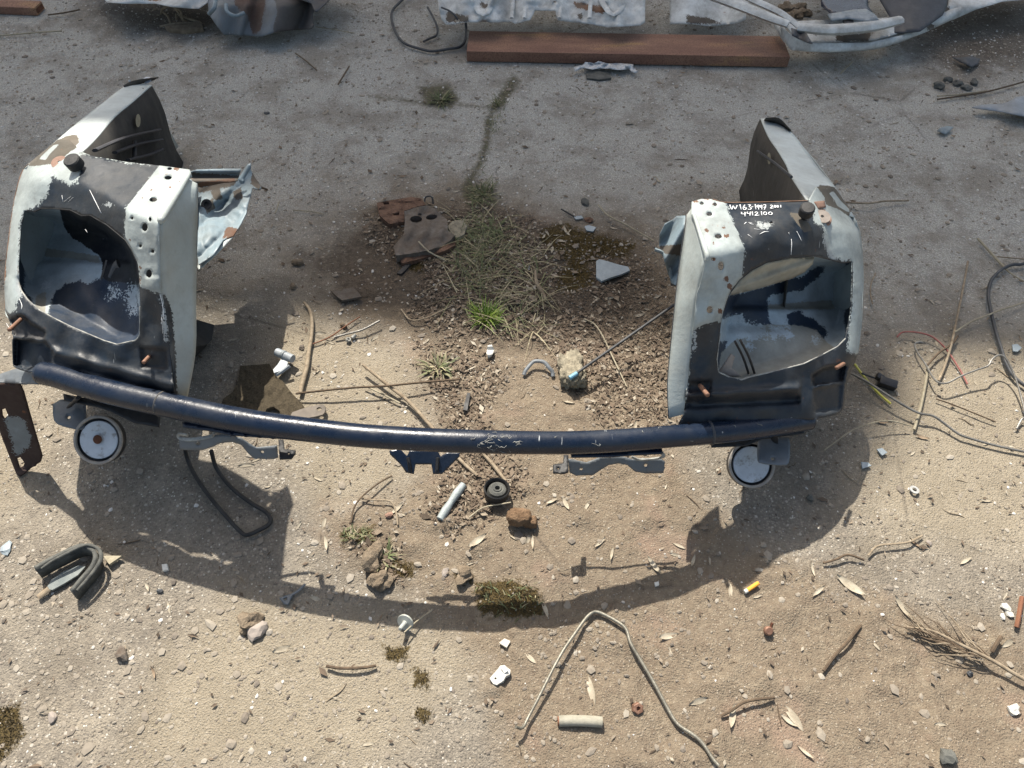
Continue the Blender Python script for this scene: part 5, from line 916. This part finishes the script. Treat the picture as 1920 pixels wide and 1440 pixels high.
tt(sheet('white_tile_chip', [(303, 1058), (313, 1057), (315, 1068), (305, 1070)], .007, M['whiteplastic'], None, [], 3, 0, skirt=.006), 'white square chip at the edge of the left shadow', 'chip')
tt(sheet('white_tile_chip', [(1227, 1092), (1235, 1090), (1236, 1097), (1229, 1099)], .005, M['whiteplastic'], None, [], 3, 0, skirt=.004), 'tiny white chip in the bar shadow at right', 'chip')
tt(tube('bent_wire', [(967, 1363, .030), (980, 1364, .020), (992, 1342, .016), (1010, 1308, .018), (1035, 1258, .020), (1056, 1220, .020), (1075, 1192, .016), (1098, 1160, .012), (1110, 1149, .010), (1118, 1147, .010), (1132, 1152, .010), (1158, 1166, .012), (1174, 1180, .013), (1182, 1205, .013), (1200, 1236, .011), (1226, 1280, .009), (1250, 1325, .007), (1270, 1357, .007), (1300, 1378, .009), (1318, 1395, .009), (1336, 1422, .010), (1348, 1436, .011)], [.0026]*3+[.0031]*9, M['wire'], None, 5, 8), 'long grey steel wire bent to a peak in the foreground', 'wire')
pp = thing('pipe_piece', 'short dusty grey pipe half lying flat in the foreground', 'pipe', P(1090, 1355, 0))
tube('pipe_shell', [(1048, 1352, .008), (1075, 1351, .0085), (1105, 1352, .0085), (1129, 1354, .008)], .0088, M['concpipe'] if 'concpipe' in M else simple('dusty_pipe', (.20, .19, .15), (.34, .32, .26), .9, 50), pp, 2, 12); tube('rusty_end', [(1045.5, 1352, .008), (1048.5, 1352, .008)], .0075, M['rust'], pp, 1, 12)
bt = thing('cigarette_butt', 'orange cigarette butt with white tip on the soil at right', 'cigarette butt', P(1410, 1101, 0))
tube('filter', [(1401, 1107, .0055), (1422, 1093, .0055)], .0038, M['orange'], bt, 1, 12, .85); tube('paper_end', [(1396, 1110, .005), (1401.2, 1106.9, .0055)], .0040, M['whiteplastic'], bt, 1, 12, .85)
tt(lathe('rusty_nut', P(1195, 1328, .008), (.2, -.4, 1), [(.003, -.006), (.0095, -.006), (.0095, .005), (.008, .006), (.004, .006), (.003, 0)], M['copper'], None, 6), 'rusty hexagonal nut beside the bent wire', 'nut')
bl_ = thing('rusty_bolt', 'small rusty bolt standing on its head in the soil at right', 'bolt', P(1442, 1184, 0)); lathe('bolt_head', P(1441, 1183, .007), (.1, -.5, 1), [(.008, -.004), (.008, .002), (.006, .004), (0, .004)], M['copper'], bl_, 12); tube('bolt_shank', [(1444, 1180, .006), (1448, 1168, .014)], .0028, M['rustdark'], bl_, 1, 8)
tt(lathe('steel_washer', P(1714, 919, .004), (.1, .1, 1), [(.0045, 0), (.0095, 0), (.0095, .0022), (.0045, .0022), (.0045, 0)], simple('grey_washer', (.28, .28, .27), (.42, .42, .40), .6, 50), None, 20), 'grey steel washer on the bright ground at right', 'washer')
fk = thing('fork_clip', 'grey metal fork shaped clip on the left edge of the bar shadow', 'clip', P(545, 1115, 0)); tube('shank', [(572, 1095, .005), (560, 1107, .005), (546, 1116, .005)], .0026, M['bracket'], fk, 2, 6, .7); sheet('fork', [(523, 1121), (532, 1117), (548, 1113), (548, 1118), (540, 1134), (532, 1132)], .006, M['bracket'], fk, [[(530, 1123), (539, 1119), (537, 1126)]], 3, .002)
for (x, y, s, m, lb, f) in ((470, 1168, .019, 'clod', 'brown soil clod touching the pale broken stone', .7), (484, 1184, .018, 'pinkmetal', 'pale broken stone with orange edge left of the disc pin', .5), (230, 1228, .014, 'board', 'dark pointed stone on the bright ground at lower left', .6), (12, 1028, .014, 'glass', 'pale grey stone at the left edge', .3), (300, 1108, .006, 'cable', 'small dark stone below the white square chip', .6), (713, 1092, .020, 'clod', 'dark soil clod on the upper edge of the bar shadow', .8), (700, 1052, .026, 'clod', 'large dark soil clod left of centre', .6), (870, 1082, .017, 'clod', 'mossy soil clod above the bar shadow', .6), (1518, 935, .008, 'rubbergrey', 'dark pebble in the shadow of the right housing', .9), (500, 212, .010, 'cable', 'small dark stone on the upper grey asphalt', .3), (243, 152, .006, 'glass', 'tiny pale stone left of the apron washer', .4), (98, 1345, .010, 'pinkmetal', 'flat pale stone at the lower left', .4), (730, 968, .009, 'bush', 'pale red brick crumb below the bar', .5), (835, 1075, .010, 'pinkmetal', 'light flat stone in the soil above the bar shadow', .4), (1742, 1018, .006, 'pinkmetal', 'small light stone at right', .5), (1820, 1262, .006, 'cable', 'small grey stone left of the twig bundle stem', .6)):
    rocks('stone' if m not in ('clod',) else 'soil_clod', x, y, 1, 0, s, M[m], lb, 'stone' if m != 'clod' else 'clod', int(x+y), f, cuts=3 if m == 'clod' else 2, rough=.35 if m == 'clod' else .2)
for i, (x, y) in enumerate(((1885, 1140), (1893, 1152), (1880, 1156))): rocks('white_fragment', x, y, 1, 0, (.010, .008, .006)[i], M['whiteplastic'], 'white plaster crumb at the right edge above the twigs', 'fragment', 60+i, .6, 'white crumbs at the right edge', 1)
rocks('white_stone', 1899, 1332, 1, 0, .010, M['whiteplastic'], 'white pebble near the lower right edge', 'pebble', 77, .6); rocks('dark_lump', 1768, 1425, 1, 0, .015, M['rubbergrey'], 'dark lump at the bottom edge right', 'lump', 78, .6)
# wires and cables at the right
def wire(name, px, r, m, label, cat='wire', n=6, group=None, seg=7): return tt(tube(name, px, r, M[m], None, n, seg), label, cat, group)
wire('thick_cable', [(1960, 470, .01), (1920, 494, .01), (1900, 496, .01), (1880, 504, .01), (1860, 524, .01), (1853, 550, .01), (1857, 580, .01), (1866, 618, .01), (1876, 650, .01), (1890, 690, .01), (1912, 716, .01), (1960, 745, .01)], .0040, 'cable', 'thick black cable loop at the right edge', 'cable')
wire('steel_wire', [(1731, 643, .01), (1724, 641, .012), (1715, 646, .014), (1722, 664, .016), (1736, 684, .018), (1748, 706, .022), (1760, 717, .025), (1776, 718, .028), (1800, 706, .034), (1830, 694, .038), (1852, 686, .042), (1860, 674, .046), (1872, 666, .048), (1884, 670, .046), (1896, 690, .036), (1906, 715, .026), (1916, 750, .016), (1926, 790, .01)], .0020, 'wiregrey', 'grey wire kinked in waves inside the right tangle')
wire('red_wire', [(1682, 632, .01), (1690, 624, .012), (1704, 622, .015), (1724, 624, .016), (1745, 630, .014), (1762, 642, .012), (1778, 660, .008), (1794, 684, .006), (1806, 704, .006), (1814, 720, .006)], .0020, 'redcable', 'faded red wire arching over the right tangle')
wire('grey_cable', [(1596, 700, .02), (1625, 715, .03), (1660, 738, .03), (1700, 763, .025), (1725, 775, .022), (1750, 780, .02), (1772, 795, .014), (1800, 815, .01), (1830, 825, .008), (1870, 836, .007), (1925, 848, .007)], .0027, 'wiregrey', 'long grey cable running from the right housing to the edge', 'cable')
wire('yellow_wire', [(1603, 683, .008), (1620, 706, .008), (1645, 735, .007), (1670, 757, .007)], .0026, 'yellow', 'yellow green wire under the grey cable beside the right housing', n=3)
cn = thing('black_connector', 'black plastic cable connector lying in shadow by the right housing', 'connector', P(1662, 720, 0)); boxm('shell', P(1664, 719, .012), (.038, .020, .018), (.2, .1, -.35), M['blackplastic'], cn, .003); boxm('latch', P(1650, 708, .016), (.018, .014, .012), (.1, .3, -.5), M['blackplastic'], cn, .002); tube('lead', [(1650, 712, .012), (1632, 706, .014), (1616, 700, .02)], .0022, M['blackplastic'], cn, 3, 6)
wire('thin_wire', [(1546, 844, .006), (1570, 826, .012), (1600, 806, .02), (1640, 792, .026), (1670, 789, .024), (1706, 798, .014)], .0014, 'straw', 'thin pale wire arching in the shadow by the right disc')
wire('straw_stalk', [(1833, 447, .008), (1858, 474, .007), (1886, 505, .006)], .0030, 'straw', 'pale straw stalk pointing at the thick cable loop', 'stalk', 2)
wire('straw_stalk', [(1886, 505, .006), (1900, 516, .006), (1925, 530, .006)], .0018, 'straw', 'thin straw end splitting off right of the cable top', 'stalk', 2)
wire('twig', [(1870, 481, .006), (1890, 483, .008), (1925, 486, .006)], .0016, 'twig', 'thin grey twig above the thick cable loop', 'twig', 2)
wire('twig', [(1815, 490, .008), (1808, 530, .008), (1800, 570, .008), (1790, 620, .012), (1780, 660, .012), (1770, 690, .008), (1760, 714, .006)], .0027, 'twig', 'long brown twig standing steep in the right tangle', 'twig', 3)
wire('twig', [(1790, 623, .014), (1820, 604, .012), (1850, 592, .016), (1880, 580, .014), (1925, 566, .01)], .0022, 'straw', 'pale green twig crossing the thick cable', 'twig', 3)
wire('twig', [(1740, 690, .01), (1735, 720, .01), (1726, 765, .008), (1714, 806, .006)], .0030, 'straw', 'pale stick crossing the long grey cable', 'stick', 3)
wire('twig', [(1738, 686, .012), (1760, 662, .012), (1785, 645, .012), (1796, 630, .01)], .0024, 'twigdark', 'dark short twig crossing the red wire', 'twig', 3)
wire('twig', [(1755, 748, .006), (1785, 758, .008), (1830, 776, .008), (1867, 791, .006)], .0016, 'twigdark', 'thin brown twig on the bright ground below the tangle', 'twig', 3)
wire('twig', [(1576, 379, .006), (1600, 380, .012), (1630, 381, .016), (1660, 377, .012), (1704, 376, .006)], .0026, 'twig', 'grey curved twig right of the right apron', 'twig', 4)
wire('twig', [(1642, 512, .008), (1634, 530, .008), (1632, 550, .008), (1636, 570, .006)], .0016, 'twig', 'short curved twig right of the right housing', 'twig', 3)
wire('twig', [(1758, 186, .008), (1800, 180, .008), (1850, 172, .008), (1925, 152, .01)], .0026, 'twigdark', 'long dark twig below the dark clods at the upper right', 'twig', 3)
wire('twig', [(1757, 180, .006), (1800, 177, .006), (1850, 170, .006)], .0024, 'straw', 'pale straw beside the long dark twig at the upper right', 'straw', 3)
wire('twig', [(1577, 137, .006), (1598, 116, .006)], .0024, 'straw', 'short pale straw below the curved white sill', 'straw', 1)
wire('curly_wire', [(1925, 690, .01), (1930, 770, .02), (1916, 786, .01), (1906, 804, .006)], .0022, 'wiregrey', 'thin curled wire at the right edge', n=4)
# sticks
wire('stick', [(570, 567, .008), (580, 580, .010), (585, 600, .010), (584, 630, .010), (579, 660, .010), (575, 690, .010), (568, 715, .009), (563, 737, .009)], [.003, .004, .0042, .0042, .005, .0052, .005], 'twig', 'pale curved peeled stick left of centre', 'stick', 3, seg=9)
wire('stick', [(680, 684, .024), (700, 700, .022), (735, 728, .018), (765, 752, .014), (800, 790, .012), (830, 825, .010), (862, 862, .008), (895, 892, .007)], [.003, .004, .004, .0038, .0034], 'twig', 'long pale split stick running under the crossbar', 'stick', 3, seg=9)
wire('stick', [(905, 850, .008), (925, 872, .008), (948, 902, .012)], [.003, .004, .003], 'twig', 'short pale split stick ending at the rubber cup', 'stick', 2)
wire('rusty_wire', [(555, 738, .016), (600, 733, .022), (660, 727, .026), (720, 724, .026), (780, 718, .024), (862, 711, .016)], .0024, 'twigdark', 'thin long brown stalk lying across the bright ground', 'stalk', 3)
wire('twig', [(682, 722, .012), (715, 738, .01), (750, 756, .008)], .002, 'straw', 'thin straw crossing below the long brown stalk', 'straw', 2)
wire('twig', [(627, 632, .008), (650, 626, .010), (680, 618, .014), (712, 601, .018)], .0026, 'wiregrey', 'dark bent twig above the ring nut', 'twig', 3)
wire('twig', [(586, 645, .006), (610, 636, .006), (628, 626, .008), (650, 610, .008), (675, 594, .008)], .0016, 'rust', 'thin reddish twig right of the curved stick', 'twig', 3)
wire('twig', [(752, 580, .008), (770, 600, .01), (800, 596, .014), (830, 582, .01), (850, 572, .008)], .0018, 'twig', 'thin curved twig left of the green tuft', 'twig', 4)
wire('straw_stalk', [(1122, 384, .008), (1140, 404, .014), (1175, 422, .014), (1226, 452, .008)], .0022, 'straw', 'long pale stalk pointing at the right housing', 'stalk', 3)
wire('straw_stalk', [(785, 453, .03), (804, 472, .03), (834, 488, .018)], .002, 'straw', 'bent straw lying over the front of the holed board', 'stalk', 2)
wire('dead_branch', [(1004, 508, .014), (1006, 530, .016), (1018, 550, .012), (1024, 566, .006)], [.003, .005, .005, .004], 'twig', 'thick dead branch piece right of the dry grass', 'branch', 3)
wire('straw_stalk', [(1095, 598, .008), (1115, 608, .012), (1130, 630, .012), (1142, 655, .01), (1175, 725, .006)], .0016, 'straw', 'long thin stalk bending past the concrete lump', 'stalk', 4)
wire('twig', [(612, 1249, .006), (640, 1253, .009), (680, 1252, .009), (705, 1248, .006)], .0026, 'twigdark', 'short brown twig on the bright ground lower left of centre', 'twig', 3)
wire('twig', [(658, 980, .006), (664, 952, .01), (680, 930, .014), (710, 906, .012), (735, 892, .006)], .0018, 'twigdark', 'thin curved twig left of the centre bracket', 'twig', 4)
wire('twig', [(678, 935, .008), (705, 938, .01), (732, 940, .01), (742, 958, .008), (746, 984, .006)], .0018, 'twig', 'thin bent twig forming an angle below the left bracket', 'twig', 3)
wire('twig', [(880, 970, .006), (905, 952, .01), (935, 946, .016), (958, 942, .02)], .0014, 'straw', 'thin pale stalk leaning on the rubber cup', 'stalk', 3)
wire('twig', [(758, 1186, .02), (780, 1166, .014), (810, 1144, .008)], .0013, 'straw', 'thin straw leaning over the disc pin', 'stalk', 2)
wire('twig', [(1352, 1342, .006), (1372, 1332, .01), (1392, 1318, .012), (1415, 1312, .010), (1452, 1308, .006)], .0024, 'twigdark', 'dark bent twig right of the bent wire', 'twig', 3)
wire('twig', [(1544, 1258, .006), (1566, 1228, .010), (1590, 1202, .012), (1614, 1172, .008)], .0030, 'twigdark', 'straight brown twig left of the twig bundle', 'twig', 3)
wire('twig', [(1628, 1042, .006), (1645, 1024, .010), (1680, 1020, .010), (1706, 1016, .010), (1730, 1004, .006)], .0020, 'twig', 'thin bent twig above the twig bundle', 'twig', 3)
wire('twig', [(1544, 1056, .006), (1570, 1048, .010), (1590, 1040, .012), (1620, 1050, .006)], .0022, 'twigdark', 'small dark twig at right of the shadow corner', 'twig', 3)
wire('twig', [(1916, 1120, .006), (1911, 1150, .012), (1906, 1176, .006)], .0040, 'rust', 'upright brown stick at the right edge', 'stick', 2)
wire('twig', [(1860, 1222, .006), (1868, 1208, .012), (1877, 1194, .012)], .0036, 'twigdark', 'short thick stick beside the twig bundle stem', 'stick', 2)
wire('twig', [(-20, 68, .006), (30, 64, .01), (80, 60, .012), (116, 58, .008)], .0026, 'straw', 'pale straw on the ground at the upper left edge', 'straw', 2)
wire('twig', [(90, 28, .01), (120, 24, .012), (150, 18, .012)], .0026, 'twigdark', 'dark root twig right of the short rusty tube', 'twig', 2)
wire('twig', [(592, 50, .008), (630, 56, .01), (664, 62, .006)], .0016, 'straw', 'thin straw right of the crumpled blue panel', 'straw', 2)
wire('twig', [(634, 158, .006), (644, 142, .01), (655, 124, .006)], .0026, 'twigdark', 'short bent twig on the upper grey asphalt', 'twig', 3)
wire('twig', [(554, 100, .006), (575, 115, .008), (594, 132, .006)], .0022, 'twigdark', 'short straight twig below the crumpled blue panel', 'twig', 2)
wire('twig', [(516, 400, .006), (524, 378, .008)], .0016, 'straw', 'tiny straw right of the left wheelhouse remains', 'straw', 1)
wire('twig', [(550, 394, .005), (580, 396, .006), (606, 401, .005)], .0015, 'straw', 'short straw on the asphalt left of the rotten wood', 'straw', 2)
# twig bundle
tb = thing('twig_bundle', 'dry broom-like twig bundle at the lower right', 'twigs', P(1790, 1200, 0))
tube('main_stem', [(1960, 1292, .012), (1910, 1268, .014), (1860, 1238, .016), (1800, 1208, .016), (1745, 1182, .014), (1700, 1176, .010)], [.0036, .0034, .003, .0026, .0016], M['twig'], tb, 4, 8)
for k in range(32):
    t = random.random(); sx, sy = 1880-150*t, 1248-64*t; ln = random.uniform(50, 150)*(1-.3*t); a = math.radians(random.choice([random.gauss(212, 6), random.gauss(205, 8), random.gauss(190, 6), random.gauss(222, 5)]))
    ex, ey = sx+ln*math.cos(a), sy+ln*math.sin(a); z = random.uniform(.004, .022)
    pts = [(sx, sy, .014), ((sx*2+ex)/3+random.gauss(0, 2), (sy*2+ey)/3+random.gauss(0, 2), .016), ((sx+2*ex)/3+random.gauss(0, 4), (sy+2*ey)/3+random.gauss(0, 3), z), (ex, ey, z*.5)]
    tube('side_twig', pts, [.0014, .001, .0005], M['twigdark' if k % 3 else 'twig'], tb, 3, 5)
# willow leaves, one object each
def leafproto(name, curl, m):
    V = []; Fc = []; n = 8
    for i in range(n+1):
        t = i/n; x = (t-.5); w_ = .105*math.sin(math.pi*min(1, t*1.02))**.8+.004; z = curl*(x*x)*1.2+.03
        V += [(x, -w_, z+.05*curl), (x, 0, z-.02), (x, w_, z+.06)]
    for i in range(n):
        a = 3*i; Fc += [[a, a+3, a+4, a+1], [a+1, a+4, a+5, a+2]]
    me = bpy.data.meshes.new(name); me.from_pydata(V, [], Fc); me.polygons.foreach_set('use_smooth', [True]*len(Fc)); me.materials.append(m); return me
LP = [leafproto('leaf_blade', .3, M['leaf']), leafproto('leaf_blade', -.25, M['leaf']), leafproto('leaf_blade', .6, M['leafbrown'])]
proto = None
def leaf(x, y, L, ang, k=0, kind='pale'):
    global proto
    g = P(x, y, 0); z = float(ghz(g.x, g.y))
    if proto is None: o = bpy.data.objects.new('willow_leaf', LP[k]); proto = o
    else: o = proto.copy(); o.data = LP[k]
    COL.objects.link(o); o.location = (g.x, g.y, z+.001); o.rotation_euler = (random.uniform(-.3, .3), random.uniform(-.15, .15), ang); o.scale = (L, L*random.uniform(.8, 1.3), L)
    o['label'] = 'dry pale willow leaf lying on the ground' if k < 2 else 'brown dead willow leaf lying on the ground'; o['category'] = 'leaf'; o['group'] = 'pale willow leaves on the ground' if k < 2 else 'brown willow leaves on the ground'
D = math.radians
for (x, y, L, a) in ((612, 1020, .034, -72), (895, 1018, .042, 38), (1124, 1020, .03, 40), (989, 1014, .028, 70), (998, 1018, .028, -88), (1100, 950, .03, 60), (1226, 1062, .04, -60), (1594, 1100, .055, -48), (1692, 1140, .045, -65), (1522, 1068, .03, 88), (1532, 1112, .03, 38), (1108, 1295, .055, -78), (1373, 1345, .04, 72), (1310, 1315, .036, 18), (1488, 1345, .045, -58), (1252, 1193, .036, 18), (1370, 1108, .03, 82), (1022, 1142, .03, -70), (276, 1100, .022, -60), (530, 1217, .034, 20), (745, 955, .03, 55), (752, 966, .02, -10), (1640, 1212, .02, -60), (1890, 1206, .034, 30), (1480, 1352, .03, -40), (800, 640, .02, 50), (1075, 600, .03, 85), (1110, 596, .028, 80), (1095, 625, .026, 75), (922, 575, .02, 30), (462, 872, .034, 5), (460, 902, .028, -25), (480, 862, .02, 30), (620, 642, .024, -20), (600, 625, .03, 3), (620, 652, .022, 80), (1200, 590, .03, 15), (1140, 560, .032, 12), (1050, 452, .03, -15), (1150, 428, .02, -20), (1010, 470, .02, -50), (950, 420, .026, -45), (1020, 445, .02, 60), (690, 1395, .02, 10), (1420, 1118, .02, 12), (855, 360, .02, 20), (1300, 1052, .026, 70), (1330, 1050, .024, 86), (1266, 1040, .02, -20), (560, 985, .02, 60), (1190, 805, .03, 80), (780, 560, .03, 30), (900, 715, .034, 80), (850, 672, .03, 10), (705, 632, .03, 50)): leaf(x, y, L*1.05, D(a+random.uniform(-6, 6)), random.choice((0, 1)))
for _ in range(45):
    x, y, px, py = scatter(1, lambda a, b, c, d: (umask(np.stack([a, b], 1), [[(900, 430), (1060, 420), (1200, 520), (1250, 600), (1250, 780), (1100, 740), (980, 640), (840, 720), (790, 660), (900, 600)]]) > 0)*1.0)[0]; leaf(px, py, random.uniform(.014, .030), random.uniform(0, 6.28), random.choice((0, 1, 1)))
for _ in range(95):
    x, y, px, py = scatter(1, lambda a, b, c, d: np.where((b > 560) | ((a > 620) & (a < 1260) & (b > 330)), 1, .22))[0]; leaf(px, py, random.uniform(.012, .032), random.uniform(0, 6.28), random.choice((0, 1, 1, 0, 2)))

# small twigs, one object each
TP = []
for k in range(4):
    V, Fc = [], []; pts = [(-.5, 0, .03), (-.2, random.uniform(-.06, .06), .05), (.15, random.uniform(-.1, .1), .045), (.5, random.uniform(-.05, .05), .03)]
    tube_geo(catmull(pts, 3), [.018, .03, .026, .012], 6, V, Fc); me = bpy.data.meshes.new('twig_stem'); me.from_pydata(V, [], Fc); me.materials.append(M['twigdark' if k % 2 else 'twig']); TP.append(me)
tp = None
for i in range(90):
    x, y, px, py = scatter(1, lambda a, b, c, d: np.where((b > 560) | ((a > 620) & (a < 1260) & (b > 330)), 1, .25))[0]; k = random.randrange(4)
    if tp is None: o = bpy.data.objects.new('small_twig', TP[k]); tp = o
    else: o = tp.copy(); o.data = TP[k]
    COL.objects.link(o); L = random.uniform(.012, .042); o.location = (x, y, float(ghz(x, y))); o.rotation_euler = (0, 0, random.uniform(0, 6.28)); o.scale = (L, L*1.0, L)
    o['label'] = 'small dark brown twig bit lying on the ground' if k % 2 else 'small pale twig bit lying on the ground'; o['category'] = 'twig'; o['group'] = 'dark twig bits on the ground' if k % 2 else 'pale twig bits on the ground'
